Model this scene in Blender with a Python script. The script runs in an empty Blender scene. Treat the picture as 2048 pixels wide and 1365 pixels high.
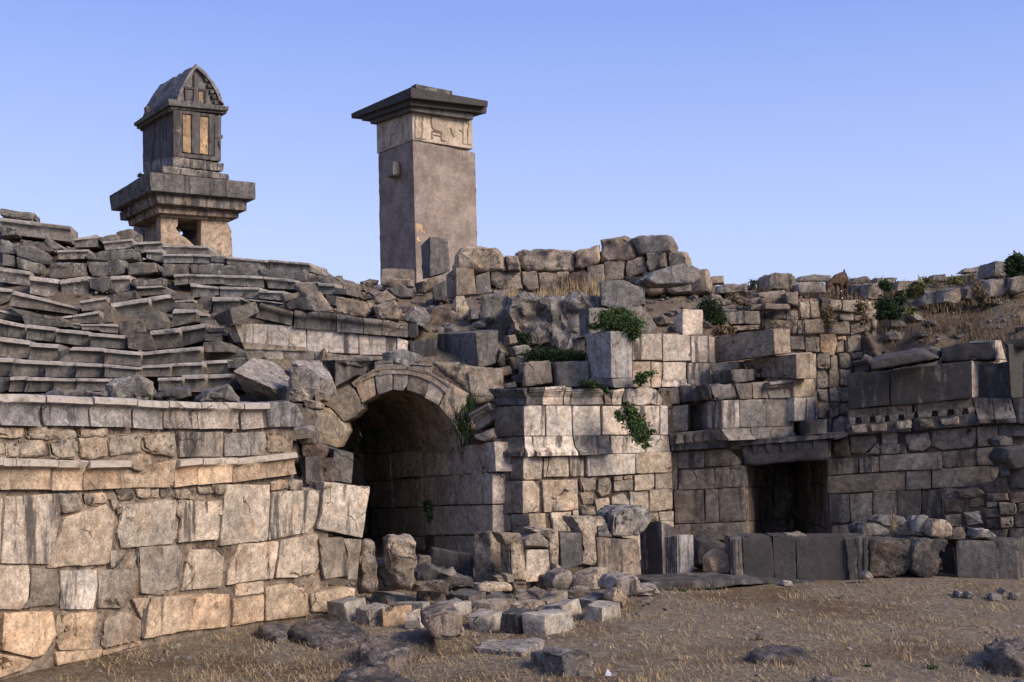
import bpy, bmesh, math, random, re
import numpy as np
from mathutils import Vector, Matrix, noise
random.seed(7)
scene = bpy.context.scene
COL = scene.collection
R = math.radians
PI = math.pi

# ---------------------------------------------------------------- camera
F_PX, HOR, CAM_H = 2400.0, 850.0, 2.6
TH = math.atan((HOR - 682.5) / F_PX)
CT, ST = math.cos(TH), math.sin(TH)
cam_d = bpy.data.cameras.new('camera'); cam = bpy.data.objects.new('camera', cam_d); COL.objects.link(cam)
cam_d.sensor_width = 36.0; cam_d.lens = 36.0 * F_PX / 2048.0; cam_d.clip_start = .1; cam_d.clip_end = 3000
cam.location = (0, 0, CAM_H); cam.rotation_euler = (PI / 2 + TH, 0, 0)
scene.camera = cam

def ray(x, y):
    v = (682.5 - y) / F_PX
    return Vector(((x - 1024.0) / F_PX, CT - ST * v, ST + CT * v))
def P(x, y, Y):                      # point of the place that lies Y metres out, seen at photo pixel x, y
    d = ray(x, y); t = Y / d.y
    return Vector((d.x * t, Y, CAM_H + d.z * t))
def GP(x, y, z=0.0):                 # point on level z
    d = ray(x, y); t = (z - CAM_H) / d.z
    return Vector((d.x * t, d.y * t, z))

# surfaces in plan: vertical walls through plan points
class Surf:
    def __init__(self, pts, plan=False):
        self.p = [Vector(q) if plan else Vector((P(q[0], HOR, q[1]).x, q[1])) for q in pts]
    def hit(self, x, y, off=0.0):
        d = ray(x, y); best = None; n = len(self.p) - 1
        for i in range(n):
            a, b = self.p[i], self.p[i + 1]; e = b - a
            den = d.x * e.y - d.y * e.x
            if abs(den) < 1e-9: continue
            t = (a.x * e.y - a.y * e.x) / den
            s = ((d.x * t - a.x) * e.x + (d.y * t - a.y) * e.y) / e.length_squared
            if (s >= 0 or i == 0) and (s <= 1 or i == n - 1) and t > 0:
                best = (t, e); break
        t, e = best
        nrm = Vector((e.y, -e.x, 0)).normalized()
        if nrm.y > 0 and abs(nrm.y) > .02: nrm = -nrm
        q = Vector((d.x * t, d.y * t, CAM_H + d.z * t))
        if off:
            # move along the ray so that the point stands off metres in front of the surface
            k = off / max(.25, -(nrm.x * d.x + nrm.y * d.y))
            q = q - d * k
        return q, nrm
class Flat:
    def __init__(self, Y, yaw=0): self.Y = Y; self.n = Vector((math.sin(yaw), -math.cos(yaw), 0))
    def hit(self, x, y, off=0.0):
        return P(x, y, self.Y - off), self.n

FR = {'A': (180, 100, 3.1026), 'B': (660, 130, 2.967), 'C': (0, 400, 3.4115), 'D': (420, 480, 3.413),
      'E': (820, 440, 3.25), 'F': (1380, 500, 3.0659), 'G': (0, 760, 2.2557), 'H': (580, 700, 2.9667),
      'I': (960, 740, 3.102), 'J': (1300, 700, 2.73), 'K': (480, 1000, 2.3273), 'L': (1300, 1000, 2.738),
      'N': (640, 1170, 6.4), 'Q': (880, 1160, 5.604), 'U': (1080, 1120, 5.604), 'W': (700, 1240, 2.5865), 'O': (1480, 1000, 7.314), 'X': (0, 0, 1.0)}
def fpx(fr, s):
    x0, y0, k = FR[fr]; out = []
    for w in s.split():
        a, b = w.split(','); out.append((x0 + float(a) / k, y0 + float(b) / k))
    return out

# ---------------------------------------------------------------- materials
def nd(t, k, **kw):
    n = t.nodes.new(k)
    for a, b in kw.items():
        if a.startswith('i_'):
            key = a[2:]; n.inputs[int(key) if key.isdigit() else key.replace('_', ' ')].default_value = b
        else: setattr(n, a, b)
    return n
def mat(name):
    m = bpy.data.materials.new(name); m.use_nodes = True; t = m.node_tree
    bs = t.nodes['Principled BSDF']; bs.inputs['Roughness'].default_value = .92; bs.inputs['Specular IOR Level'].default_value = .15
    return m, t, bs
def ramp(t, src, lo, hi, a=0.0, b=1.0, smooth=True):
    n = nd(t, 'ShaderNodeMapRange'); n.interpolation_type = 'SMOOTHSTEP' if smooth else 'LINEAR'
    t.links.new(src, n.inputs[0])
    for i, v in zip((1, 2, 3, 4), (lo, hi, a, b)):
        if isinstance(v, (int, float)): n.inputs[i].default_value = v
        else: t.links.new(v, n.inputs[i])
    return n.outputs[0]
def noi(t, vec, scale, det=5, rough=.6, out=0):
    n = nd(t, 'ShaderNodeTexNoise'); n.inputs['Scale'].default_value = scale; n.inputs['Detail'].default_value = det
    n.inputs['Roughness'].default_value = rough; t.links.new(vec, n.inputs['Vector']); return n.outputs[out]
def mth(t, op, a, b=None, c=None, clamp=False):
    n = nd(t, 'ShaderNodeMath', operation=op); n.use_clamp = clamp
    for i, v in enumerate((a, b, c)):
        if v is None: continue
        if isinstance(v, (int, float)): n.inputs[i].default_value = v
        else: t.links.new(v, n.inputs[i])
    return n.outputs[0]
def mixc(t, f, a, b, mode='MIX'):
    n = nd(t, 'ShaderNodeMix', data_type='RGBA', blend_type=mode)
    for i, v in ((0, f), (6, a), (7, b)):
        if isinstance(v, (int, float)): n.inputs[i].default_value = v
        elif isinstance(v, tuple): n.inputs[i].default_value = v
        else: t.links.new(v, n.inputs[i])
    return n.outputs[2]

def stone_material(name, lichen=.0, bump=.5, pit=.5, grain=1.0, streak=True, crack=.8, warmth=.32, var=1.0):
    m, t, bs = mat(name); L = t.links.new
    oi = nd(t, 'ShaderNodeObjectInfo'); ge = nd(t, 'ShaderNodeNewGeometry')
    sc = nd(t, 'ShaderNodeVectorMath', operation='SCALE'); cx = nd(t, 'ShaderNodeCombineXYZ')
    for i in range(3): L(oi.outputs['Random'], cx.inputs[i])
    L(cx.outputs[0], sc.inputs[0]); sc.inputs['Scale'].default_value = 53.0
    ad = nd(t, 'ShaderNodeVectorMath', operation='ADD'); L(ge.outputs['Position'], ad.inputs[0]); L(sc.outputs[0], ad.inputs[1])
    v = ad.outputs[0]
    n1 = noi(t, v, 1.6, 6, .65); n2 = noi(t, v, 9 * grain, 7, .7); n3 = noi(t, v, 2.7, 4, .6); n4 = noi(t, v, 38 * grain, 4, .7)
    k = mth(t, 'MULTIPLY', ramp(t, n1, .3, .7, .7, 1.22), ramp(t, n2, .3, .72, 1 - .4 * var, 1 + .3 * var))
    k = mth(t, 'MULTIPLY', k, ramp(t, n4, .32, .68, 1 - .28 * var, 1 + .2 * var))
    k = mth(t, 'MULTIPLY', k, ramp(t, oi.outputs['Random'], 0, 1, .86, 1.12, False))
    base = mixc(t, 1.0, oi.outputs['Color'], k, 'MULTIPLY')
    warm = mixc(t, 1.0, base, (1.16, .9, .66, 1), 'MULTIPLY')
    base = mixc(t, ramp(t, n3, .5, .66, 0, warmth), base, warm)
    cool = mixc(t, 1.0, base, (.80, .81, .82, 1), 'MULTIPLY')
    base = mixc(t, ramp(t, noi(t, v, 1.1, 5, .7), .5, .62, 0, .7), base, cool)
    # weathering: black runs that follow rain water
    mp = nd(t, 'ShaderNodeMapping'); mp.inputs['Scale'].default_value = (3.4, 3.4, .55) if streak else (2.2, 2.2, 2.2)
    L(v, mp.inputs['Vector'])
    st = noi(t, mp.outputs[0], 1.5, 8, .68)
    al = oi.outputs['Alpha']
    lo = mth(t, 'MULTIPLY_ADD', al, -.5, .72); hi = mth(t, 'ADD', lo, .13)
    sf = mth(t, 'MULTIPLY', ramp(t, st, lo, hi), .86)
    base = mixc(t, sf, base, (.047, .043, .041, 1))
    wa = nd(t, 'ShaderNodeAttribute', attribute_name='lit_wear')
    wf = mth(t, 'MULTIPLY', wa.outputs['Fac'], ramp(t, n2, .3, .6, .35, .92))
    base = mixc(t, wf, base, (.42, .372, .31, 1))  # paler lips: worn edge and lit top both put into the colour
    pale = ramp(t, noi(t, v, 2.1, 7, .72), .58, .68, 0, .55)
    base = mixc(t, pale, base, mixc(t, 1.0, base, (1.5, 1.48, 1.44, 1), 'MULTIPLY'))
    # cracks, thin and broken
    wob = nd(t, 'ShaderNodeVectorMath', operation='ADD'); L(v, wob.inputs[0])
    wsc = nd(t, 'ShaderNodeVectorMath', operation='SCALE'); wsc.inputs['Scale'].default_value = .35
    wn = nd(t, 'ShaderNodeTexNoise'); wn.inputs['Scale'].default_value = 3.2; wn.inputs['Detail'].default_value = 6; L(v, wn.inputs['Vector']); L(wn.outputs['Color'], wsc.inputs[0]); L(wsc.outputs[0], wob.inputs[1])
    vc = nd(t, 'ShaderNodeTexVoronoi', feature='DISTANCE_TO_EDGE'); vc.inputs['Scale'].default_value = 1.3; L(wob.outputs[0], vc.inputs['Vector'])
    cr = mth(t, 'MULTIPLY', ramp(t, vc.outputs['Distance'], .004, .016, 1, 0), ramp(t, noi(t, v, 1.9, 3, .5), .55, .62))
    base = mixc(t, mth(t, 'MULTIPLY', cr, crack), base, (.03, .025, .022, 1))
    # pits
    pf = mth(t, 'MULTIPLY', ramp(t, noi(t, v, 22 * grain, 3, .8), .30, .42, 1, 0), pit)
    base = mixc(t, pf, base, (.035, .03, .027, 1))
    if lichen:
        lf = mth(t, 'MULTIPLY', ramp(t, noi(t, v, 13, 5, .75), .54, .6), ramp(t, noi(t, v, 1.8, 3, .6), .44, .58))
        nz = nd(t, 'ShaderNodeSeparateXYZ'); L(ge.outputs['Normal'], nz.inputs[0])
        up = ramp(t, nz.outputs[2], -.1, .7, .55, 1.25)
        lf = mth(t, 'MULTIPLY', mth(t, 'MULTIPLY', lf, up), lichen, clamp=True)
        base = mixc(t, lf, base, (.47, .46, .44, 1))
        of = mth(t, 'MULTIPLY', ramp(t, noi(t, v, 7, 4, .7), .66, .7), .5)
        base = mixc(t, of, base, (.3, .17, .05, 1))
    L(base, bs.inputs['Base Color'])
    hgt = mth(t, 'ADD', mth(t, 'MULTIPLY', n2, .6), mth(t, 'MULTIPLY', n4, .35))
    hgt = mth(t, 'SUBTRACT', hgt, mth(t, 'MULTIPLY', pf, .5)); hgt = mth(t, 'SUBTRACT', hgt, mth(t, 'MULTIPLY', cr, .5))
    hgt = mth(t, 'ADD', hgt, mth(t, 'MULTIPLY', n1, .8))
    bp = nd(t, 'ShaderNodeBump'); bp.inputs['Strength'].default_value = bump; bp.inputs['Distance'].default_value = .05
    L(hgt, bp.inputs['Height']); L(bp.outputs[0], bs.inputs['Normal'])
    return m
M_ST = stone_material('weathered_limestone', 0, .55, .45)
M_LI = stone_material('lichened_limestone', .7, .6, .5)
M_RO = stone_material('rubble_stone', .25, .9, .7, .7, False)
M_CO = stone_material('conglomerate', .3, 1.0, .9, .8, False)
M_SM = stone_material('smooth_limestone', 0, .4, .3, 1.3)
M_TO = stone_material('tomb_stone', .0, .4, .25, 1.2, True, .0, .12, .5)

def plain(name, col, var=.25, scale=30, bump=0.0, trans=0):
    m, t, bs = mat(name); ge = nd(t, 'ShaderNodeNewGeometry')
    n = noi(t, ge.outputs['Position'], scale, 4)
    k = ramp(t, n, .3, .7, 1 - var, 1 + var)
    t.links.new(mixc(t, 1.0, col + (1,), k, 'MULTIPLY'), bs.inputs['Base Color'])
    if bump:
        bp = nd(t, 'ShaderNodeBump'); bp.inputs['Strength'].default_value = bump; bp.inputs['Distance'].default_value = .02
        t.links.new(n, bp.inputs['Height']); t.links.new(bp.outputs[0], bs.inputs['Normal'])
    return m
M_LEAF = plain('green_leaf', (.06, .095, .032), .5, 6)
M_LEAFD = plain('dark_leaf', (.035, .055, .022), .5, 6)
M_DRYL = plain('dry_leaf', (.15, .11, .06), .4, 6)
M_YEL = plain('yellow_green_leaf', (.13, .125, .045), .35, 8)
M_STEM = plain('stem', (.12, .085, .055), .3, 12)
M_STRAW = plain('straw', (.33, .24, .13), .45, 3)
M_GOAT = plain('goat_hair', (.068, .040, .025), .5, 9, .6)
M_GOATD = plain('goat_dark', (.02, .015, .012), .3, 9)
M_PAINT = plain('black_paint', (.02, .018, .018), .2)
M_WHITE = plain('white_paper', (.8, .8, .8), .05)

def soil_material(name, hill=False):
    m, t, bs = mat(name); L = t.links.new
    ge = nd(t, 'ShaderNodeNewGeometry'); v = ge.outputs['Position']
    big = noi(t, v, .35, 5, .6); mid = noi(t, v, 1.6, 6, .7); fin = noi(t, v, 14, 6, .75); grit = noi(t, v, 55, 4, .8)
    soil = mixc(t, ramp(t, mid, .35, .65), (.125, .068, .036, 1), (.15, .11, .068, 1))
    grey = mixc(t, ramp(t, big, .36, .54), soil, (.215, .172, .118, 1))
    mp = nd(t, 'ShaderNodeMapping'); mp.inputs['Scale'].default_value = (1, 2.6, 1); mp.inputs['Rotation'].default_value = (0, 0, .3)
    L(v, mp.inputs['Vector'])
    straw = noi(t, mp.outputs[0], 26, 6, .8); sp = noi(t, v, .9, 5, .65)
    sfac = mth(t, 'MULTIPLY', ramp(t, straw, .5, .62), ramp(t, sp, .42, .62, .12, .95))
    c = mixc(t, sfac, grey, (.36, .275, .155, 1))
    c = mixc(t, 1.0, c, ramp(t, fin, .3, .7, .45, 1.5), 'MULTIPLY')
    c = mixc(t, 1.0, c, ramp(t, grit, .35, .65, .7, 1.25), 'MULTIPLY')
    vo = nd(t, 'ShaderNodeTexVoronoi'); vo.inputs['Scale'].default_value = 11; vo.inputs['Randomness'].default_value = 1; L(v, vo.inputs['Vector'])
    peb = mth(t, 'MULTIPLY', ramp(t, vo.outputs['Distance'], .16, .22, 1, 0), ramp(t, noi(t, v, 3.1, 3), .5, .6))
    c = mixc(t, mth(t, 'MULTIPLY', peb, .8), c, (.3, .27, .24, 1))
    if hill:
        c = mixc(t, ramp(t, noi(t, v, .8, 4), .45, .6, 0, .8), c, (.17, .125, .085, 1))
        nz = nd(t, 'ShaderNodeSeparateXYZ'); L(ge.outputs['True Normal'], nz.inputs[0])
        m2 = nd(t, 'ShaderNodeMapping'); m2.inputs['Scale'].default_value = (2.2, 2.2, 7); L(v, m2.inputs['Vector'])
        lay = noi(t, m2.outputs[0], 1.5, 9, .75)
        rock = mixc(t, ramp(t, lay, .36, .62), (.05, .038, .03, 1), (.23, .175, .125, 1))
        c = mixc(t, ramp(t, nz.outputs[2], .45, .75, 1, 0), c, rock)
    L(c, bs.inputs['Base Color'])
    h = mth(t, 'ADD', mth(t, 'ADD', mth(t, 'MULTIPLY', fin, .7), mth(t, 'MULTIPLY', grit, .3)), mth(t, 'MULTIPLY', peb, .35))
    h = mth(t, 'ADD', h, mth(t, 'MULTIPLY', straw, .35))
    if hill: h = mth(t, 'ADD', h, mth(t, 'MULTIPLY', lay, 1.6))
    bp = nd(t, 'ShaderNodeBump'); bp.inputs['Strength'].default_value = .9; bp.inputs['Distance'].default_value = .07
    L(h, bp.inputs['Height']); L(bp.outputs[0], bs.inputs['Normal'])
    return m
M_SOIL = soil_material('dry_soil'); M_HILL = soil_material('hill_soil', True)

#            r    g    b   stain  material
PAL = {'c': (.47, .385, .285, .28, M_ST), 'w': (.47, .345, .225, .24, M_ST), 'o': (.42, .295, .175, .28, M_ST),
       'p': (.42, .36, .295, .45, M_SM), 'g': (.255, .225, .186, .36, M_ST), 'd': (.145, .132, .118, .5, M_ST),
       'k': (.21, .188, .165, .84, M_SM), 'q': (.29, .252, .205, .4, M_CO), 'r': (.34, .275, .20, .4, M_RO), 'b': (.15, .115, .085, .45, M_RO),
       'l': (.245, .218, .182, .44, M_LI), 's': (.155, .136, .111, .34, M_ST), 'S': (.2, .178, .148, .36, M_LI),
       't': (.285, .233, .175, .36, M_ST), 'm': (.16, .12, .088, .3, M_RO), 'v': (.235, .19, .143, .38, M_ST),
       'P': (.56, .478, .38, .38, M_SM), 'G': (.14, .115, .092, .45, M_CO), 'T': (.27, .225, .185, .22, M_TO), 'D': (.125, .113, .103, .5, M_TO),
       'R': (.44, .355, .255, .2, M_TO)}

# ---------------------------------------------------------------- object plumbing
def tag(o, label=None, cat=None, group=None, kind=None):
    if label: o['label'] = label
    if cat: o['category'] = cat
    if group: o['group'] = group
    if kind: o['kind'] = kind
    return o
def thing(name, loc, label, cat, group=None):
    o = bpy.data.objects.new(name, None); o.location = loc; o.empty_display_size = .3; COL.objects.link(o)
    return tag(o, label, cat, group)
def link(name, bm, m, parent=None, kind='c', sharp=38, col=None):
    me = bpy.data.meshes.new(name)
    n = len(bm.verts)
    cen = Vector((0, 0, 0))
    for v in bm.verts: cen += v.co
    cen /= max(1, n)
    bmesh.ops.translate(bm, verts=bm.verts, vec=-cen)
    bm.to_mesh(me); bm.free()
    me.materials.append(m)
    me.polygons.foreach_set('use_smooth', [True] * len(me.polygons))
    if sharp: me.set_sharp_from_angle(angle=R(sharp))
    o = bpy.data.objects.new(name, me); COL.objects.link(o)
    o.location = cen
    if parent is not None:
        o.parent = parent; pl = parent.location.copy(); pp = parent.parent
        while pp is not None: pl += pp.location; pp = pp.parent
        o.location = cen - pl
    if col: o.color = col
    return o
def kcol(k):
    p = PAL[k]; j = random.uniform(.9, 1.1); w = random.uniform(-.035, .035)
    return (p[0] * j * (1 + w), p[1] * j, p[2] * j * (1 - w), min(1, max(0, p[3] + random.uniform(-.16, .16))))

# ---------------------------------------------------------------- stone shapes
def refine(bm, L, it=5):
    bmesh.ops.triangulate(bm, faces=bm.faces[:])
    for _ in range(it):
        es = [e for e in bm.edges if e.calc_length() > L]
        if not es: break
        bmesh.ops.subdivide_edges(bm, edges=es, cuts=1)
        fs = [f for f in bm.faces if len(f.verts) > 3]
        if fs: bmesh.ops.triangulate(bm, faces=fs)
def weather(bm, amp, freq, chip, seed):
    bm.normal_update()
    off = Vector((seed * 3.7, seed * 1.3, seed * 2.1))
    mv = []
    for v in bm.verts:
        n = v.normal
        q = v.co * freq + off
        d = noise.fractal(q, 1.0, 2.1, 4) * amp
        if chip:
            e = 1.0
            for f in v.link_faces:
                e = min(e, f.normal.dot(n))
            if e < .93:
                c = noise.noise(v.co * 3.1 + off) + .45 * noise.noise(v.co * 8.3 + off)
                if c > .12: d -= (c - .12) * chip
        mv.append((v, n * d))
    for v, d in mv: v.co += d
_seed = [0]
def nseed(): _seed[0] += 1; return _seed[0] * 1.37 % 91
def prism_bm(front, back):
    bm = bmesh.new(); n = len(front)
    a = [bm.verts.new(p) for p in front]; b = [bm.verts.new(p) for p in back]
    bm.faces.new(a); bm.faces.new(b[::-1])
    for i in range(n):
        j = (i + 1) % n; bm.faces.new((a[j], a[i], b[i], b[j]))
    bmesh.ops.recalc_face_normals(bm, faces=bm.faces[:])
    return bm
def minedge(pts):
    n = len(pts); return min((pts[i] - pts[(i + 1) % n]).length for i in range(n))
def size2(pts):
    c = sum(pts, Vector()) / len(pts); return min(max((p - c).length for p in pts) * 1.2, 2.0)
def finish(bm, style, size, dist):
    s = nseed()
    L = max(.05, .0046 * dist)
    if style == 'ash':       # dressed block
        bmesh.ops.bevel(bm, geom=bm.edges[:], offset=min(.013, size * .035), segments=2, profile=.6, affect='EDGES', clamp_overlap=True)
        bmesh.ops.remove_doubles(bm, verts=bm.verts[:], dist=.001)
        refine(bm, L); weather(bm, .014, 2.6, .17, s); weather(bm, .006, 9, .05, s + 3)
    elif style == 'fine':
        bmesh.ops.bevel(bm, geom=bm.edges[:], offset=min(.012, size * .03), segments=2, profile=.6, affect='EDGES', clamp_overlap=True)
        bmesh.ops.remove_doubles(bm, verts=bm.verts[:], dist=.001)
        refine(bm, L); weather(bm, .005, 2.0, .05, s)
    elif style == 'rough':
        bmesh.ops.bevel(bm, geom=bm.edges[:], offset=min(.035, size * .08), segments=2, profile=.55, affect='EDGES', clamp_overlap=True)
        bmesh.ops.remove_doubles(bm, verts=bm.verts[:], dist=.001)
        refine(bm, L); weather(bm, .034, 2.4, .2, s); weather(bm, .014, 8, .06, s + 3)
    elif style == 'bank':
        refine(bm, L * 1.1, 7); weather(bm, .3, .8, 0, s); weather(bm, .16, 2.6, 0, s + 2); weather(bm, .06, 7, 0, s + 5)
    else:                    # boulder
        refine(bm, L * 1.1); 
        weather(bm, min(.06, size * .09), 2.2 / max(.4, min(size, 1.2)), .1, s); 
        weather(bm, min(.03, size * .045), 6, 0, s + 5); weather(bm, min(.014, size * .02), 17, 0, s + 8)
def boulder_bm(pts, back):
    c = sum(pts, Vector()) / len(pts); bm = bmesh.new(); n = len(pts); rings = []
    for t, k in ((0, .8), (.07, .96), (.4, 1.05), (.75, .98), (1, .7)):
        rings.append([bm.verts.new(c + (p - c) * k + back * t) for p in pts])
    bm.faces.new(rings[0]); bm.faces.new(rings[-1][::-1])
    for a, b in zip(rings, rings[1:]):
        for i in range(n):
            j = (i + 1) % n; bm.faces.new((a[j], a[i], b[i], b[j]))
    bmesh.ops.recalc_face_normals(bm, faces=bm.faces[:])
    return bm

PROF = {'lip': [(0, .015), (.015, .05), (.05, .075), (.24, .08), (.27, .06), (.31, .008), (.42, -.025), (.62, -.02), (.85, .0), (1, .02)],
        'flare': [(0, 0), (.4, 0), (.52, .012), (.62, .045), (.74, .11), (.8, .135), (.84, .14), (1, .142)],
        'cap': [(0, .12), (.14, .125), (.17, .10), (.26, .095), (.29, .07), (.38, .062), (.46, .025), (.52, .022), (.55, 0), (1, 0)],
        'crown': [(0, .2), (.16, .205), (.19, .15), (.34, .13), (.4, .06), (.46, .05), (.5, 0), (1, 0)],
        'cyma': [(0, .11), (.1, .115), (.28, .10), (.36, .06), (.44, .02), (.5, .0), (1, 0)]}
def prof_bm(q, nrm, prof, depth, dist, nick=1.0):
    TL, TR, BR, BL = q; L = max(.05, .0046 * dist)
    h = ((TL - BL).length + (TR - BR).length) / 2; w = (TR - TL).length
    nu = max(2, int(w / L)); s = nseed(); off = Vector((s * 3, s * 7, s))
    pr = PROF[prof]; sc = min(1.3, h / .42) if prof == 'lip' else min(1.5, h / .38)
    # refine the profile
    fine = []
    for (v0, w0), (v1, w1) in zip(pr, pr[1:]):
        k = max(1, int((v1 - v0) * h / (L * 1.2)))
        for i in range(k): fine.append((v0 + (v1 - v0) * i / k, w0 + (w1 - w0) * i / k))
    fine.append(pr[-1])
    bm = bmesh.new(); cols = []; wl = bm.verts.layers.float.new('lit_wear')
    for i in range(nu + 1):
        u = i / nu; a = TL.lerp(TR, u); b = BL.lerp(BR, u); col = [bm.verts.new(a - nrm * depth)]
        for v, wd in fine:
            p = a.lerp(b, v)
            k = 1.0; dz = 0
            if wd > .03:
                c = noise.noise(p * 2.3 + off) + .5 * noise.noise(p * 6.1 + off)
                if c > .28: k = max(.1, 1 - (c - .28) * 4 * nick); dz = -(c - .28) * .10 * nick if v < .1 else 0
            jit = noise.fractal(p * 3 + off, 1, 2, 3) * .010
            vv = bm.verts.new(p + nrm * (wd * sc * k + jit) + Vector((0, 0, dz + noise.noise(p * 1.7 + off) * .012)))
            vv[wl] = (1.0 if v < .26 else .25 if v < .28 else 0.0) * (prof == 'lip'); col.append(vv)  # lip mask for the painted light edge and the wear
        col.append(bm.verts.new(b - nrm * depth)); cols.append(col)
    m = len(cols[0])
    for a, b in zip(cols, cols[1:]):
        for j in range(m):
            k = (j + 1) % m; bm.faces.new((a[j], b[j], b[k], a[k]))
    bm.faces.new(cols[0][::-1]); bm.faces.new(cols[-1])
    bmesh.ops.recalc_face_normals(bm, faces=bm.faces[:])
    return bm

def stone_poly(name, parent, pts, nrm, k, depth=.5, style=None):
    c = sum(pts, Vector()) / len(pts); dist = c.y
    st = style or {'r': 'rough', 'b': 'rough', 'm': 'rough', 'G': 'rough', 'p': 'fine', 'P': 'fine', 'k': 'ash'}.get(k, 'ash')
    back = -nrm * depth
    if st == 'boulder': bm = boulder_bm(pts, back)
    else: bm = prism_bm(pts, [p + back for p in pts])
    finish(bm, st, size2(pts), dist)
    return link(name, bm, PAL[k][4], parent, k, col=kcol(k))

def course(parent, surf, fr, text, name='wall_block', depth=.5, off=0.0, jit=.014):
    """entries 'kind[.style]: x,y x,y ...' separated by ';' - each becomes one block standing on the surface"""
    outs = []
    for ent in text.split(';'):
        ent = ent.strip()
        if not ent: continue
        head, pts = ent.split(':'); nm = name
        if '=' in head: head, nm = head.split('=')
        k, _, sty = head.strip().partition('.')
        px = fpx(fr, pts); o2 = off + random.uniform(-jit, jit)
        cx = sum(p[0] for p in px) / len(px); cy = sum(p[1] for p in px) / len(px)
        nrm = surf.hit(cx, cy)[1]
        if not sty and len(px) >= 4: cy_ = cy; px = [(cx + (x - cx) * 1.0 + (.45 if x > cx else -.45), cy + (y - cy) * 1.0 + (.45 if y > cy else -.45)) for x, y in px]
        q = [surf.hit(x, y, o2)[0] for x, y in px]
        if sty in PROF and len(q) == 4:
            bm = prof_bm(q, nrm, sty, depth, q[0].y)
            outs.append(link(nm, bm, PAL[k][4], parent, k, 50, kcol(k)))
        else:
            outs.append(stone_poly(nm, parent, q, nrm, k, depth, sty or None))
    return outs
def core(parent, surf, fr, text, k='m', off=-.1, depth=.3, name='rubble_core'):
    px = fpx(fr, text); cx = sum(p[0] for p in px) / len(px); cy = sum(p[1] for p in px) / len(px)
    nrm = surf.hit(cx, cy)[1]
    # fine strip of the wall's heart behind the blocks, following the surface
    q = [surf.hit(x, y, off)[0] for x, y in px]
    bm = prism_bm(q, [p - nrm * depth for p in q])
    refine(bm, .13, 8); s = nseed(); weather(bm, .03, 2.3, 0, s); weather(bm, .022, 7, 0, s)
    return link(name, bm, PAL[k][4], parent, k, 0, kcol(k))

PHI = R(33)
def hexa_pts(Lt, Lb, Nt, Nb, Rt, Rb, Y0, phi=PHI):
    """two visible faces meeting in a near edge; the far sides recede as a box turned by phi would"""
    f = Y0 / F_PX
    lr = abs(Rt[0] - Nt[0]) * f; ll = abs(Nt[0] - Lt[0]) * f
    dR, dL = lr * math.tan(phi), min(ll / math.tan(phi), 3.5)
    N = (P(*Nt, Y0), P(*Nb, Y0)); Lq = (P(*Lt, Y0 + dL), P(*Lb, Y0 + dL)); Rq = (P(*Rt, Y0 + dR), P(*Rb, Y0 + dR))
    B = (Lq[0] + Rq[0] - N[0], Lq[1] + Rq[1] - N[1])
    return [N[0], Rq[0], B[0], Lq[0]], [N[1], Rq[1], B[1], Lq[1]]
def hexa(name, parent, fr, text, Y0, k, style='ash', phi=PHI):
    p = fpx(fr, text); top, bot = hexa_pts(*p, Y0, phi)
    bm = prism_bm(top, bot); finish(bm, style, min(minedge(top), minedge([top[0], bot[0], bot[1], top[1]])) * 1.2, Y0)
    return link(name, bm, PAL[k][4], parent, k, col=kcol(k))
def ghexa_pts(p, z=0.0):
    Lt, Lb, Nt, Nb, Rt, Rb = p[:6]
    out = []
    for t, b in ((Nt, Nb), (Rt, Rb), (Lt, Lb)):
        g = GP(*b, z); out.append((P(t[0], t[1], g.y), g))
    N, Rq, Lq = out
    B = (Lq[0] + Rq[0] - N[0], Lq[1] + Rq[1] - N[1])
    if len(p) > 6:                   # the far top corner, seen directly: it fixes how deep the block is
        k = max(.25, min(1.6, (B[0].y - N[0].y))); Bt = P(p[6][0], p[6][1], N[0].y + k); Bt.z = min(max(Bt.z, B[0].z - .12), B[0].z + .25); B = (Bt, Vector((Bt.x, Bt.y, B[1].z)))
    return [N[0], Rq[0], B[0], Lq[0]], [N[1], Rq[1], B[1], Lq[1]]
def ghexa(name, parent, fr, text, k, style='ash', z=0.0, sink=.06):
    top, bot = ghexa_pts(fpx(fr, text), z)
    bot = [b - Vector((0, 0, sink)) for b in bot]
    bm = prism_bm(top, bot); finish(bm, style, min(minedge(top), minedge([top[0], bot[0], bot[1], top[1]])) * 1.5, bot[0].y)
    return link(name, bm, PAL[k][4], parent, k, col=kcol(k))

# ---------------------------------------------------------------- surfaces of the place
S1 = Surf([(-150, 11.5), (0, 12.45), (115, 13.05), (288, 14.15), (465, 15.4), (612, 16.5), (740, 17.25)])
ST_ = Surf([(440, 24.0), (850, 24.4)])
ARCH = Surf([(600, 23.1), (1010, 22.9)])
W1 = Surf([(-.40, 21.9), (-3.42, 29.0)], plan=True)
ML = Surf([(983, 22.1), (1047, 21.6)])
MW = Surf([(1047, 21.6), (1340, 22.8)])
M2 = Surf([(1100, 22.7), (1425, 23.7)])
R1 = Surf([(1338, 22.95), (1492, 22.6)])
RB = Surf([(1480, 25.9), (1670, 25.7)])
R2 = Surf([(1648, 22.75), (2060, 21.4)])
BW = Surf([(1480, 27.2), (1770, 27.6)])
HW = Surf([(880, 31.2), (1180, 31.0), (1440, 30.0)])

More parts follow.
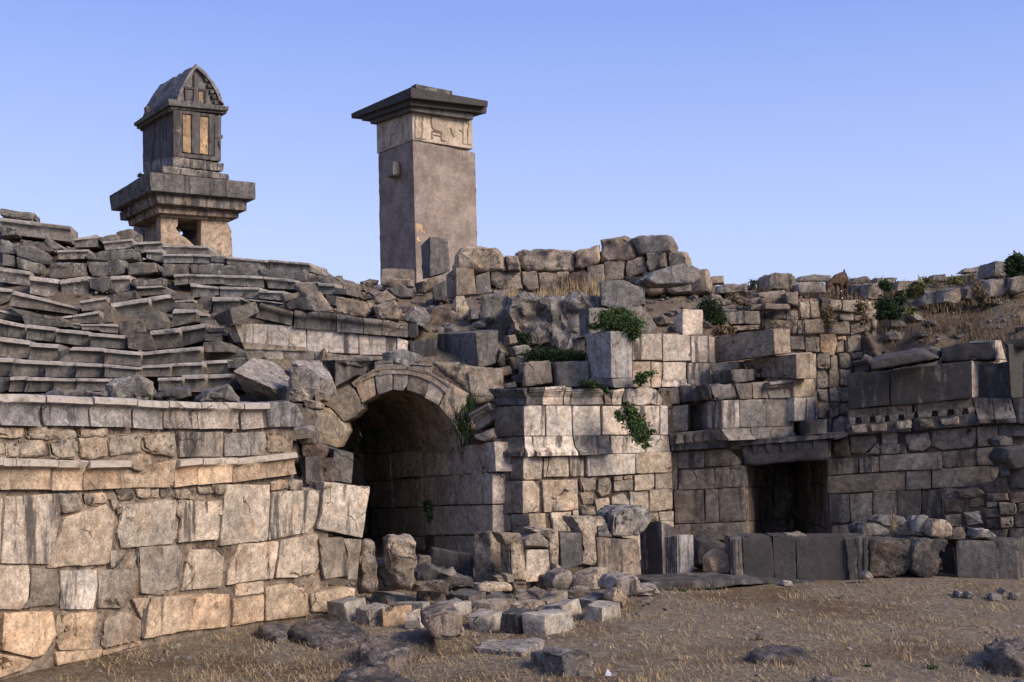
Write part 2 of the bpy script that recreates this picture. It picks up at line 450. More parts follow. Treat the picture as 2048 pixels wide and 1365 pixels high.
# the hillside: for each column of the photograph, what one sees of the ground and how far out it lies
SEATY = [(800, 15.0), (757, 19.5), (724, 21.5), (689, 23.2), (658, 24.6), (634, 25.8), (602, 27.0), (570, 28.0), (540, 29.0), (510, 30.0), (480, 31.0), (440, 32.4), (400, 33.6)]
def yseat(py):
    a = SEATY
    if py >= a[0][0]: return a[0][1]
    for (y0, d0), (y1, d1) in zip(a, a[1:]):
        if y0 >= py >= y1: return d0 + (d1 - d0) * (y0 - py) / (y0 - y1)
    return a[-1][1]
def seatcol(start, top):
    return [start] + [(y, d) for y, d in SEATY if top < y < start[0] - 10] + [(top, yseat(top)), (top + 6, 45), (top + 30, 75)]
HC = [(-420, seatcol((815, 10.9), 400)), (-60, seatcol((815, 12.4), 425)), (120, seatcol((812, 13.5), 462)), (300, seatcol((815, 14.7), 492)), (470, seatcol((820, 15.9), 520)),
      (625, [(850, 17.0), (800, 19.5), (760, 22), (735, 23.3), (700, 24.2), (640, 25), (600, 27.2), (560, 30), (550, 33), (552, 45), (570, 75)]),
      (658, [(748, 23.3), (736, 23.6), (712, 24.2), (660, 25.1), (610, 27.1), (570, 29.8), (556, 32.5), (557, 45), (575, 75)]),
      (700, [(752, 23.2), (740, 23.7), (712, 24.1), (650, 25.2), (610, 27), (585, 29.5), (566, 32), (562, 36), (562, 50), (580, 75)]),
      (850, [(745, 23.2), (722, 23.8), (690, 24.6), (655, 25.3), (615, 27.5), (590, 29.7), (572, 33), (566, 36), (566, 50), (580, 75)]),
      (950, [(748, 23.2), (735, 23.6), (700, 24.4), (655, 25.2), (620, 26.8), (592, 29), (590, 31), (545, 31.8), (545, 50), (580, 75)]),
      (1040, [(790, 23.2), (745, 23.8), (722, 24.6), (700, 25.3), (640, 25.9), (602, 26.1), (594, 28), (588, 31), (545, 31.8), (545, 50), (580, 75)]),
      (1130, [(790, 23.2), (745, 23.8), (722, 24.6), (700, 25.3), (640, 25.9), (602, 26.1), (594, 28), (588, 31), (530, 31.8), (540, 50), (580, 75)]),
      (1200, [(760, 23.6), (720, 24.2), (690, 25.0), (640, 25.8), (604, 26.2), (594, 28), (586, 31), (545, 31.6), (545, 50), (580, 75)]),
      (1400, [(800, 24.2), (700, 24.6), (655, 25), (628, 26.2), (600, 28), (585, 30), (566, 32), (566, 36), (566, 50), (580, 75)]),
      (1520, [(860, 27.9), (640, 28.0), (606, 28.2), (592, 29), (578, 31), (570, 34), (566, 50), (580, 75)]),
      (1700, [(860, 28.0), (640, 28.1), (604, 28.3), (594, 29), (578, 31), (563, 34), (560, 50), (580, 75)]),
      (1790, [(770, 25.6), (740, 26.2), (700, 26.8), (660, 27.3), (625, 27.8), (600, 28.8), (580, 30.5), (560, 33.5), (558, 50), (580, 75)]),
      (1900, [(740, 23.6), (715, 24.6), (690, 25.6), (650, 26.8), (612, 28.0), (590, 29.2), (562, 31), (548, 33.5), (546, 50), (570, 75)]),
      (2050, [(730, 22.6), (700, 23.6), (660, 24.8), (612, 26.6), (585, 27.8), (560, 29.2), (535, 31), (520, 33.5), (518, 50), (540, 75)]),
      (2480, [(730, 21), (690, 21.6), (640, 22.4), (590, 24), (560, 26), (530, 28.5), (500, 31), (480, 33), (480, 50), (500, 75)])]
def col_at(px):
    if px <= HC[0][0]: return HC[0][1], HC[0][1], 0
    for (a, ca), (b, cb) in zip(HC, HC[1:]):
        if a <= px <= b: return ca, cb, (px - a) / (b - a)
    return HC[-1][1], HC[-1][1], 0
NT = 64
def resample(c):
    # by distance, denser where the ground is near
    d0, d1 = c[0][1], c[-1][1]; out = []
    for i in range(NT + 1):
        t = i / NT
        d = d0 + (36 - d0) * t / .88 if t < .88 else 36 + (d1 - 36) * ((t - .88) / .12) ** 1.4
        for (y0, e0), (y1, e1) in zip(c, c[1:]):
            if e0 <= d <= e1 + 1e-6:
                z0 = P(1024, y0, e0).z; z1 = P(1024, y1, e1).z
                out.append((d, z0 + (z1 - z0) * (d - e0) / max(1e-6, e1 - e0))); break
        else: out.append((d, P(1024, *c[-1]).z))
    return out
RC = [resample(c) for _, c in HC]
def hill_row(px):
    for i in range(len(HC) - 1):
        if HC[i][0] <= px <= HC[i + 1][0]:
            f = (px - HC[i][0]) / (HC[i + 1][0] - HC[i][0]); f = f * f * (3 - 2 * f) * .5 + f * .5
            return [((1 - f) * a[0] + f * b[0], (1 - f) * a[1] + f * b[1]) for a, b in zip(RC[i], RC[i + 1])]
    return RC[-1] if px > 0 else RC[0]
def lower(px): return .45 if px < 520 else (.45 - .28 * min(1, (px - 520) / 100.0))
def terr(px, py):                    # how far out the ground is that shows at a pixel
    row = hill_row(px); best = row[0][0]
    for d, z in row:
        y = HOR - (z - CAM_H) / d * F_PX
        best = d
        if y <= py: break
    return best

def make_hillside():
    bm = bmesh.new(); rows = []
    px = -420
    while px <= 2480:
        row = hill_row(px); lw = lower(px); vs = []
        for i, (d, z) in enumerate(row):
            x = (px - 1024) / F_PX * d * 1.0024
            q = Vector((x, d, z - lw))
            amp = (.10 if d < 34 else .03) * min(1, (d - row[0][0]) / 2.0)
            if i > 1:
                q.z += noise.fractal(q * .9, 1, 2.1, 5) * amp * 1.6
                q.y += noise.fractal(q * 1.7 + Vector((9, 2, 4)), 1, 2.2, 5) * amp * 1.5
            vs.append(bm.verts.new(q))
        s0 = vs[0].co.copy(); s0.z = s0.z - .02 if 545 < px < 1015 else -.6
        vs.insert(0, bm.verts.new(s0)); rows.append(vs); px += 11
    for a, b in zip(rows, rows[1:]):
        for i in range(NT + 1): bm.faces.new((a[i], b[i], b[i + 1], a[i + 1]))
    bmesh.ops.recalc_face_normals(bm, faces=bm.faces[:])
    up = sum(f.normal.z for f in bm.faces)
    if up < 0: bmesh.ops.reverse_faces(bm, faces=bm.faces[:])
    o = link('hillside', bm, M_HILL, None, sharp=0); tag(o, kind='structure', label='earth hillside behind and under the ruins, dry brown soil')
    return o
HILL = make_hillside()

# ---------------------------------------------------------------- the floor of the orchestra, one sheet to the horizon
def gz(x, y):
    z = noise.fractal(Vector((x * .5, y * .5, 3)), 1, 2, 4) * .05 + noise.fractal(Vector((x * 2.2, y * 2.2, 8)), 1, 2, 3) * .018
    # soil heaped at the foot of the blocks on the right
    z += .10 * math.exp(-((x - 6.6) / 2.2) ** 2 - ((y - 19.4) / .9) ** 2)
    return z
def make_ground():
    def axis(a, b, step, far):
        s = [a + step * i for i in range(int((b - a) / step) + 1)]; lo, hi, g = a, b, step
        left, right = [], []
        while lo > -far: g *= 1.5; lo -= g; left.append(lo); right.append(b + (a - lo))
        return left[::-1] + s + right
    xs = axis(-8, 12, .11, 900); ys = axis(8, 24, .11, 900)
    bm = bmesh.new(); g = [[bm.verts.new((x, y, gz(x, y) if -9 < x < 13 and 7 < y < 25 else -.01)) for y in ys] for x in xs]
    for i in range(len(xs) - 1):
        for j in range(len(ys) - 1): bm.faces.new((g[i][j], g[i + 1][j], g[i + 1][j + 1], g[i][j + 1]))
    o = link('ground', bm, M_SOIL, None, sharp=0); tag(o, kind='structure', label='dry reddish brown orchestra floor with straw')
make_ground()

# ---------------------------------------------------------------- 1 the orchestra wall on the left
ow = thing('orchestra_wall', (-4.2, 14.4, 0), 'tall cream ashlar wall curving round the orchestra below the seats, with lichened parapet', 'wall')
for a, b in ((-60, 240), (235, 520), (515, 800), (795, 1050), (1045, 1330), (1325, 1480)):
    y2 = {-60: 1400, 235: 1320, 515: 1260, 795: 1200, 1045: 1140, 1325: 1110}[a]
    core(ow, S1, 'G', f'{a},{190 if a<1300 else 480} {b},{195 if a<1300 else 500} {b},{y2-30} {a},{y2+20}', 'm', -.05).color = (.235, .18, .13, .3)
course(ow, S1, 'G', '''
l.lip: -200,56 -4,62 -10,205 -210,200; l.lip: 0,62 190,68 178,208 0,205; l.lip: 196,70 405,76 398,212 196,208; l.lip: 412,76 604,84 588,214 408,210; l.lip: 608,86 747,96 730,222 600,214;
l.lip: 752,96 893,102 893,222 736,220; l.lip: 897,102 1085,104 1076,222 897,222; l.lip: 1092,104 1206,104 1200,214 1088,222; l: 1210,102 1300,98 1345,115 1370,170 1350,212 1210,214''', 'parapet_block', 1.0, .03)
for o in ow.children:
    if o.name.startswith('parapet') and o.location.x < 3: o.color = random.choice([(.27, .245, .215, .36), (.33, .275, .215, .34), (.30, .25, .2, .42), (.22, .205, .19, .4)])
course(ow, S1, 'G', '''
g: 808,238 1005,236 1005,346 815,348; g: 1012,240 1195,236 1205,300 1190,340 1015,345;
r: -60,205 110,212 110,262 -60,275; r: 118,212 205,212 215,262 130,268; r: 170,215 350,222 350,265 218,275; r: 85,268 205,272 210,345 90,345; r: -60,280 22,278 25,340 -60,340; r: 222,280 352,270 350,350 240,352;
r: 358,262 480,252 485,350 370,350; r: 490,250 640,245 640,325 560,335 500,345; r: 645,240 785,238 790,350 700,330 650,310; r: 1205,250 1300,245 1315,300 1290,330 1210,332;
r.boulder: 588,342 690,335 695,380 640,415 585,400; r: 360,222 480,225 480,250 360,258; r: 30,290 85,285 85,340 35,342''', 'rubble_stone', .35)
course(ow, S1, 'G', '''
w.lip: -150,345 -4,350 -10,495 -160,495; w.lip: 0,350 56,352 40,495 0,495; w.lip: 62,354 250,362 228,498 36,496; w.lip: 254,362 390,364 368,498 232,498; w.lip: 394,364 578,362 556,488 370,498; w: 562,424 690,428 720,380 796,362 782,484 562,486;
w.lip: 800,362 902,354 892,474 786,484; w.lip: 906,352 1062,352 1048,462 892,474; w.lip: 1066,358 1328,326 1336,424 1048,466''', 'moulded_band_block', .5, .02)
course(ow, S1, 'G', '''
r: 275,520 365,512 375,585 285,600; r: 368,508 480,502 488,555 380,570; r: 522,495 600,490 610,540 540,545; r: 612,490 678,487 688,530 620,535; r: 682,502 715,492 722,535 685,537; r: 724,492 790,490 798,532 728,535;
r: 794,495 890,495 895,542 800,540; r: 500,537 545,542 545,600 515,590; r: 895,482 958,480 980,515 900,512; r: 962,480 1015,477 1015,515 982,515; r: 1226,462 1300,452 1310,490 1225,503; r: 1303,450 1366,448 1368,498 1312,500; r: 805,545 830,545 820,620 800,610; r: 775,640 802,640 795,715 778,730''', 'rubble_stone', .3)
course(ow, S1, 'G', '''
P: 25,530 270,512 275,580 235,832 5,828; c: 300,620 480,560 518,600 495,830 220,848 235,780; c: 560,570 740,540 800,545 780,740 545,760 530,690; c: 832,545 930,545 935,600 998,615 985,720 808,732; c: 938,552 1002,545 1005,608 940,612;
c: 1018,475 1220,472 1205,725 995,748; c: 1235,507 1420,497 1440,520 1425,640 1385,690 1215,722; c: -120,530 15,535 0,830 -130,830;
c: -60,838 130,838 138,900 125,990 95,1035 -60,1040; t: 145,850 262,856 260,1010 110,1030 138,980; P: 275,862 440,858 440,930 420,1035 275,1035; t: 445,857 590,852 595,980 560,1030 445,1030; t: 625,755 805,747 820,790 815,930 720,975 640,960;
c: 855,767 970,764 1010,802 1000,935 820,952; c: 1080,742 1260,730 1235,895 1025,925 1040,830; c: 1268,728 1430,694 1448,800 1420,870 1340,890 1247,895; t: 1452,717 1543,714 1568,855 1540,885 1460,890;
w: 20,1052 240,1042 255,1150 200,1240 150,1253 10,1220; w: -60,1232 5,1238 148,1264 130,1300 -20,1350; w: 258,1062 298,1062 290,1130 252,1158; w: 302,1062 440,1042 430,1150 400,1220 270,1220 252,1172; t: 470,1082 560,1042 640,1082 640,1170 470,1213;
w: 680,987 880,966 860,1128 655,1168; w: 882,992 940,962 1035,968 1030,1113 857,1133; w: 1055,992 1193,967 1190,1085 1050,1113; c: 1060,922 1190,907 1190,960 1060,980; w: 1200,942 1310,912 1390,960 1390,1065 1200,1088; w: 1400,962 1560,934 1600,942 1600,1000 1480,1050 1410,1048;
t: 500,770 530,770 540,840 500,850; t: 505,860 590,770 620,800 600,850; t: 600,990 675,985 650,1060 640,1078; w: 252,1232 460,1218 460,1250 262,1288; w: 466,1222 640,1178 640,1200 466,1244; t: 640,1000 670,980 655,1165 642,1165''', 'wall_block', .6)
course(ow, S1, 'H', '''c: 205,785 472,815 430,1116 160,1060 190,960; t: 175,1122 310,1117 345,1240 340,1340 210,1360 185,1250; t: 320,1120 426,1125 400,1365 345,1365 345,1200 325,1150''', 'wall_block', .7, .04)
core(ow, S1, 'G', '-420,190 -55,190 -55,1370 -420,1560', 'm', -.05)
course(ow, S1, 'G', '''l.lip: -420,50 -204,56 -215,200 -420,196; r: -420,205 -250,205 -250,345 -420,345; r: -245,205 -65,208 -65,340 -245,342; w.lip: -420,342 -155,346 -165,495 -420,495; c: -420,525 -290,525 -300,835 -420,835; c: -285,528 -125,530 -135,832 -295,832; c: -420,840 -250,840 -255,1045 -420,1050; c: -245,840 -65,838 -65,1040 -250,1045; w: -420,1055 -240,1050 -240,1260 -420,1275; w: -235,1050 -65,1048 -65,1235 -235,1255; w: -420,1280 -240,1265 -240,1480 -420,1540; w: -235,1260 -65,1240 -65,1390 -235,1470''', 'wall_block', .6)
hexa('wall_block', ow, 'H', '48,640 95,805 88,632 95,805 185,628 200,798', 16.9, 'd', 'ash', R(20))
hexa('wall_block', ow, 'H', '160,565 190,750 262,590 245,775 380,612 365,795', 17.3, 'd', 'ash')
course(ow, Flat(19.2), 'H', 'l.boulder: -10,112 60,100 150,150 165,240 130,330 60,320 -10,260; g.boulder: 60,330 150,345 165,420 150,475 85,450; r.boulder: 65,285 135,298 145,345 70,345; l.rough: -60,315 62,330 82,400 60,445 -60,450; r.boulder: 130,230 215,255 210,300 150,320')
for o in ow.children:
    if o.name.startswith('wall_block') and o.location.y > 3.5 and o.location.z > 2: o.name = 'rubble_stone'
course(ow, Flat(18.6), 'D', 'r.boulder: 520,1020 600,1000 660,1060 650,1115 540,1110; g.boulder: 605,1140 700,1130 735,1200 720,1295 640,1270; r.rough: 640,1095 722,1105 735,1150 650,1150; b.boulder: 560,1110 640,1115 630,1190 570,1200', 'rubble_stone', .7)
course(ow, Flat(17.2), 'H', 'l.boulder: 5,462 100,452 155,490 158,560 60,565 5,505; m.boulder: 60,560 160,555 215,600 190,650 60,640; m.boulder: -60,560 60,560 90,640 40,760 -40,700; r.boulder: -20,540 40,545 30,640 -30,640; m.boulder: 180,650 255,640 255,790 190,790', 'rubble_stone', .6)

# ---------------------------------------------------------------- 2 arched passage
ag = thing('arched_gateway', (-1.7, 23.0, 0), 'round stone arch of cream voussoirs over a dark vaulted passage', 'archway')
for o in course(ag, ARCH, 'H', '''
c.fine: 165,337 235,347 318,437 330,480 275,580 160,545; t.fine: 212,262 358,205 415,290 428,350 375,400 317,428 250,350 182,312; w.fine: 382,193 470,128 495,132 510,270 427,316 407,265; g.fine: 500,88 608,82 606,238 520,268 507,190;
g.fine: 615,87 712,92 695,210 670,243 612,238; t.fine: 718,93 843,98 830,180 795,273 692,238; c.fine: 841,137 943,197 880,328 797,284; c.fine: 950,197 1058,260 1040,330 960,423 884,334; c.fine: 1046,335 1090,450 1025,560 962,430; g.fine: 500,72 608,64 608,80 500,86; g.fine: 718,78 842,86 846,96 718,90''', 'voussoir', .75, .0): pass
def arc_strip(px, w0, w1, out, k, name):
    """a moulding that follows the arch: px are points along it in frame H, w0..w1 its reach outwards in pixels"""
    pts = fpx('H', px); n = len(pts); bm = bmesh.new(); prev = None
    for i, (x, y) in enumerate(pts):
        a = pts[max(0, i - 1)]; b = pts[min(n - 1, i + 1)]; tx, ty = b[0] - a[0], b[1] - a[1]; l = math.hypot(tx, ty); nx, ny = ty / l, -tx / l
        ring = [ARCH.hit(x + nx * w0, y + ny * w0, .0)[0], ARCH.hit(x + nx * w0, y + ny * w0, out)[0], ARCH.hit(x + nx * w1, y + ny * w1, out)[0], ARCH.hit(x + nx * w1, y + ny * w1, .0)[0]]
        ring = [bm.verts.new(p) for p in ring]
        if prev:
            for j in range(3): bm.faces.new((prev[j], ring[j], ring[j + 1], prev[j + 1]))
        prev = ring
    bmesh.ops.recalc_face_normals(bm, faces=bm.faces[:])
    refine(bm, .12); weather(bm, .008, 4, 0, nseed())
    return link(name, bm, PAL[k][4], ag, k, 30, kcol(k))
arc_strip('385,222 440,180 500,155 560,146 610,142 660,144 712,148 770,160 838,190 890,222 930,262', 0, 11, .03, 't', 'archivolt_moulding')
arc_strip('398,205 450,165 500,128 560,118 610,112 660,114 715,118 775,132 846,155 900,186 945,225', 0, 5, .045, 't', 'archivolt_moulding')
core(ag, Flat(22.9), 'H', '-40,130 150,150 190,330 160,560 -40,560', 'r', 0, .5)
# the vault: the arch's line carried back along the passage
def make_vault():
    line = [(262, 1330), (262, 900), (275, 580), (318, 440), (375, 390), (430, 312), (512, 254), (606, 226), (690, 226), (795, 262), (880, 316), (960, 425), (1005, 540), (1020, 620)]
    front = [ARCH.hit(580 + x / 2.9667, 700 + y / 2.9667, -.25)[0] for x, y in line]
    back = Vector((-.4235, 1.0, 0)) * 6.3
    bm = bmesh.new(); rows = []
    for i in range(26):
        t = i / 25; s = []
        for j, p in enumerate(front):
            q = p + back * t
            s.append(bm.verts.new(q))
        rows.append(s)
    for a, b in zip(rows, rows[1:]):
        for j in range(len(line) - 1): bm.faces.new((a[j], a[j + 1], b[j + 1], b[j]))
    lf = [bm.verts.new(v.co.copy()) for v in rows[-1]] + [bm.verts.new(rows[-1][-1].co * 1 + Vector((0, 0, -4)))]
    bm.faces.new(lf)
    refine(bm, .3); weather(bm, .05, 1.6, 0, 4)
    return link('vault', bm, M_RO, ag, 'v', 40, (.40, .33, .26, .35))
make_vault()
core(ag, ARCH, 'H', '165,240 470,110 610,66 720,66 850,90 1020,200 1100,250 1080,330 1040,340 950,215 840,150 720,104 610,100 500,110 380,200 200,300', 'm', -.12, .5)
core(ag, ARCH, 'H', '840,70 1060,90 1260,110 1260,300 1090,320 1030,215 940,150', 'r', -.1, .5)
core(ag, ARCH, 'H', '1080,300 1260,290 1260,640 1030,620 1080,420', 'm', -.25, .4)
core(ag, ARCH, 'H', '150,180 480,62 480,120 230,260 200,330 250,440 280,560 150,560', 'r', -.2, .5)
core(ag, W1, 'H', '430,420 1000,440 1215,530 1215,1330 430,1330', 'm', -.065)
for o in course(ag, W1, 'H', '''
t: 1030,572 1208,547 1220,720 1100,738 1032,730; t: 785,590 1018,572 1025,738 792,750; t: 790,757 965,747 968,918 797,920; t: 972,742 1138,737 1138,913 977,918; t: 1147,737 1200,735 1200,913 1147,913;
t: 847,932 1038,927 1038,1093 852,1098; t: 1044,927 1200,922 1200,1098 1044,1093; t: 852,1107 978,1107 978,1240 852,1240; t: 987,1107 1090,1107 1090,1240 987,1240; t: 797,930 840,930 846,1098 800,1098;
t: 432,627 588,617 593,770 442,776; t: 600,612 680,602 685,753 612,763; t: 690,602 772,600 775,753 692,750; t: 442,787 600,777 605,933 482,938; t: 612,772 780,762 785,928 622,933;
t: 487,947 678,942 678,1103 487,1103; t: 684,942 780,937 785,1103 684,1103; t: 442,1112 788,1110 788,1240 442,1240; t: 780,445 950,440 1020,560 790,580; t: 440,480 560,470 590,608 440,618; t: 600,470 770,455 775,590 610,600; t: 740,345 900,345 940,435 790,440; t: 1100,1105 1210,1105 1210,1240 1100,1240''', 'passage_wall_block', .4, 0.0, .02): o.color = (lambda r_: (.5 * r_, .42 * r_, .33 * r_, .2))(random.uniform(.85, 1.1))

# ---------------------------------------------------------------- 3 the side wall of the seats with its cornice
sw = thing('stair_side_wall', (-4.0, 24.2, 3.6), 'pale panelled wall with dark projecting cornice at the end of the seat rows', 'wall')
core(sw, ST_, 'D', '120,580 800,640 1380,680 1380,790 1200,830 240,830', 'm', -.12)
course(sw, ST_, 'D', '''
d: 100,590 163,577 212,698 165,700; P: 167,577 290,574 292,735 217,700; P: 294,575 652,592 655,758 296,738; P: 658,594 1013,647 1013,778 660,762; P: 1020,650 1275,667 1275,788 1020,783; P: 1280,667 1350,692 1350,760 1280,793''', 'panel_block', .6)
course(sw, ST_, 'D', '''g: 220,738 500,742 500,828 260,806; g: 505,750 710,760 712,832 505,832; g: 715,765 950,790 950,832 715,832; g: 955,785 1205,800 1200,836 955,832; t.flare: 217,700 655,735 660,762 240,748''', 'plinth_block', .7, .1)
course(sw, ST_, 'D', '''s.cyma: 350,435 570,495 555,585 310,530; d.cyma: 580,485 862,505 862,620 572,600; d.cyma: 866,508 1045,535 1045,640 866,625; g.cyma: 1050,535 1178,545 1170,650 1050,640; g.cyma: 1185,550 1350,565 1350,665 1172,650; d: 1355,565 1415,577 1420,640 1400,668 1352,665''', 'cornice_block', .8, .06)

# ---------------------------------------------------------------- 4 the moulded ashlar wall
mw = thing('moulded_ashlar_wall', (1.4, 22.0, 0), 'bright cream ashlar wall with moulded base and cap to the right of the arch', 'wall')
core(mw, MW, 'I', '285,130 1195,130 1200,1180 285,1180', 'm', -.065)
core(mw, ML, 'I', '85,130 285,130 285,1180 85,1180', 'm', -.065)
course(mw, ML, 'I', '''d.cap: 75,118 288,111 288,216 105,218; v: 90,237 270,222 272,408 95,412; v.flare: 112,425 275,415 280,535 110,535; v: 157,547 268,542 268,680 162,680; v: 82,697 262,692 262,890 82,890; v: 82,902 185,900 190,1000 85,1010; v: 192,900 300,897 308,1020 202,1010; v: 85,1015 300,1025 300,1180 85,1180; v: 95,560 150,550 155,680 95,680''', 'wall_block', .5)
course(mw, MW, 'I', '''d.cap: 292,111 385,108 390,215 292,217; P.cap: 390,108 512,100 512,216 390,215; P.cap: 520,104 558,102 562,218 522,216; g.cap: 565,118 730,112 768,215 567,218; P.cap: 815,130 880,118 875,215 822,215; P.cap: 887,130 1090,112 1128,180 1123,216 887,215; t: 775,150 812,150 818,214 780,214''', 'cap_block', .5, .01)
course(mw, MW, 'I', '''P: 274,222 400,222 403,408 276,408; P: 412,224 566,224 571,409 414,409; P: 577,226 743,226 748,404 580,409; P: 763,227 1112,224 1116,404 763,401; P: 1120,224 1163,226 1166,402 1120,402''', 'panel_block', .5)
course(mw, MW, 'I', '''P.flare: 278,414 320,415 333,535 278,538; P.flare: 324,415 573,412 590,530 335,535; g.flare: 582,411 798,407 803,520 600,528; P: 812,412 1168,407 1180,508 817,520''', 'base_block', .5, .015)
course(mw, MW, 'I', '''c: 270,545 390,542 383,680 268,683; c: 437,541 550,539 552,660 412,664; c: 560,539 640,537 646,658 560,664; P: 668,532 960,522 963,643 668,660; c: 968,517 1186,511 1188,634 970,643; c: 398,545 430,545 412,664 396,670;
c: 266,692 338,691 368,740 368,880 266,890; c: 387,691 603,680 610,864 402,884; r: 620,676 718,671 724,744 642,754; r: 736,681 800,670 825,710 805,770 757,784 732,760; r: 832,691 948,682 944,744 832,754; r: 832,661 890,658 890,684 835,687; r: 895,656 950,655 950,676 897,682;
c: 962,656 1078,646 1084,720 1050,744 962,749; c: 1091,646 1191,640 1193,734 1091,737; r: 622,766 718,759 713,834 642,844; c: 817,791 888,767 924,820 918,870 827,879; c: 936,761 1043,761 1046,869 1002,849 932,840; c: 1052,746 1195,740 1196,864 1054,879;
c: 717,811 798,797 808,880 788,970 732,900; c: 1112,887 1198,880 1198,934 1117,934; c: 315,896 405,892 412,980 315,1020; c: 442,891 563,882 568,1004 462,1004; c: 577,876 608,871 613,904 582,904; r: 620,850 712,845 728,900 640,905; r: 930,850 1000,855 1045,876 1045,940 930,940;
r: 1060,885 1105,885 1110,940 1060,940; c: 580,915 720,912 730,1010 580,1010; c: 740,985 900,940 900,1100 740,1100; c: 905,945 1200,940 1200,1100 905,1100; c: 315,1025 460,1012 575,1012 735,1015 735,1180 315,1180; c: 740,1105 1200,1105 1200,1180 740,1180; r: 646,760 700,762 705,800 650,800''', 'wall_block', .5)

# ---------------------------------------------------------------- 5 the upper tier above it
ut = thing('upper_pedestal_wall', (2.0, 23.2, 3.4), 'pale ashlar wall with a dark square pedestal standing above the moulded wall', 'wall')
core(ut, M2, 'E', '1330,730 1950,745 1950,1090 1330,1090', 'm', -.065)
pd = hexa('pedestal', ut, 'E', '1136,742 1170,1030 1305,724 1308,1030 1446,722 1446,1028', 22.35, 'k', 'fine')
pd.color = (.36, .325, .29, .36)
hexa('pedestal_base', ut, 'E', '1164,1028 1160,1062 1309,1034 1325,1092 1450,1030 1462,1088', 22.3, 'g', 'ash')
course(ut, M2, 'E', '''P: 1450,752 1633,740 1638,910 1450,908; P: 1644,744 1818,750 1823,913 1647,918; P: 1832,757 1945,757 1948,928 1834,926; c: 1448,925 1563,922 1563,1085 1448,1088; c: 1570,924 1638,930 1634,1090 1570,1090; P: 1647,927 1793,927 1793,1040 1647,1040; P: 1802,932 1948,934 1948,1085 1804,1068; P.flare: 1640,1035 1800,1036 1825,1085 1630,1085''', 'wall_block', .6)
course(ut, M2, 'F', '''P: 8,532 110,532 115,690 12,690; P: 8,695 115,697 118,820 8,826; P: 118,532 148,540 150,690 120,692''', 'wall_block', .6)

# ---------------------------------------------------------------- 6 the shaded wall with the doorway
dw = thing('doorway_wall', (4.2, 22.4, 0), 'shaded brown ashlar wall with a low dark doorway under a black broken lintel', 'wall')
core(dw, R1, 'J', '100,480 520,520 520,1100 110,1100', 'm', -.1)
core(dw, R2, 'J', '960,500 1500,480 1500,1060 985,1060', 'm', -.1)
core(dw, R2, 'J', '1495,480 2060,450 2060,1060 1495,1060', 'm', -.1)
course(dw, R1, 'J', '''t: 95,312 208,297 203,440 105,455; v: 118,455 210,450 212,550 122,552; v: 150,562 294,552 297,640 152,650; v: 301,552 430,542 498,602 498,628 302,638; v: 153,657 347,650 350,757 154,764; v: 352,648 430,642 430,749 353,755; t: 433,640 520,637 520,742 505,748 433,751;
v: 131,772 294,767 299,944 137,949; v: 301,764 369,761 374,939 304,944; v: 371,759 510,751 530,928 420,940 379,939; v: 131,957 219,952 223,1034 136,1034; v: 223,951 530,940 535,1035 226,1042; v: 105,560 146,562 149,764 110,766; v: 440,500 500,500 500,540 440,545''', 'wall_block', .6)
for r_ in ('v: 522,635 575,637 578,745 530,748; v: 533,752 602,752 605,932 535,930; v: 537,937 602,937 605,1060 537,1060'.split(';')):
    course(dw, Surf([(1490, 22.65), (1528, 25.9)]), 'J', r_, 'recess_block', .4)
core(dw, RB, 'J', '480,560 1010,560 1010,1090 480,1090', 'm', -.1)
course(dw, RB, 'J', '''v: 577,637 678,632 678,743 577,745; v: 682,640 760,638 760,741 682,742; v: 768,630 948,622 948,738 768,741; v: 605,752 660,751 668,924 605,930; v: 677,747 735,746 743,919 682,924; v: 740,746 778,745 788,919 747,920; v: 790,742 878,742 884,914 796,918; v: 884,742 955,740 960,912 890,914;
v: 605,937 744,927 744,1060 605,1060; v: 750,927 945,917 950,1060 750,1060''', 'recess_block', .5)
# right reveal of the doorway
for z0_, z1_ in ((-.1, .62), (.63, 1.45), (1.46, 2.25)):
    for y0_, y1_ in ((22.95, 24.3), (24.32, 26.1)):
        q_ = [Vector((5.98, y0_, z0_)), Vector((6.0, y1_, z0_)), Vector((6.0, y1_, z1_)), Vector((5.98, y0_, z1_))]
        bm = prism_bm(q_, [p + Vector((.5, 0, 0)) for p in q_]); finish(bm, 'ash', .6, 23); link('recess_block', bm, M_ST, dw, col=kcol('v'))
def lintel():
    bl = course(dw, R1, 'J', 'k.rough: 500,528 985,484 982,598 520,630', 'lintel', 3.6, .03)[0]; bl.color = (.19, .17, .15, .95)
    for a in ((505, 528), (560, 523), (632, 516), (715, 508), (800, 500), (890, 491)):
        course(dw, R1, 'J', f'k: {a[0]},{a[1]} {a[0]+30},{a[1]-3} {a[0]+24},{a[1]+44} {a[0]+6},{a[1]+46}', 'lintel_tooth', .1, .07, .003)
    s = course(dw, R1, 'J', 'd: 436,494 1078,456 1080,478 505,524', 'lintel_ledge', 3.8, .1)
lintel()
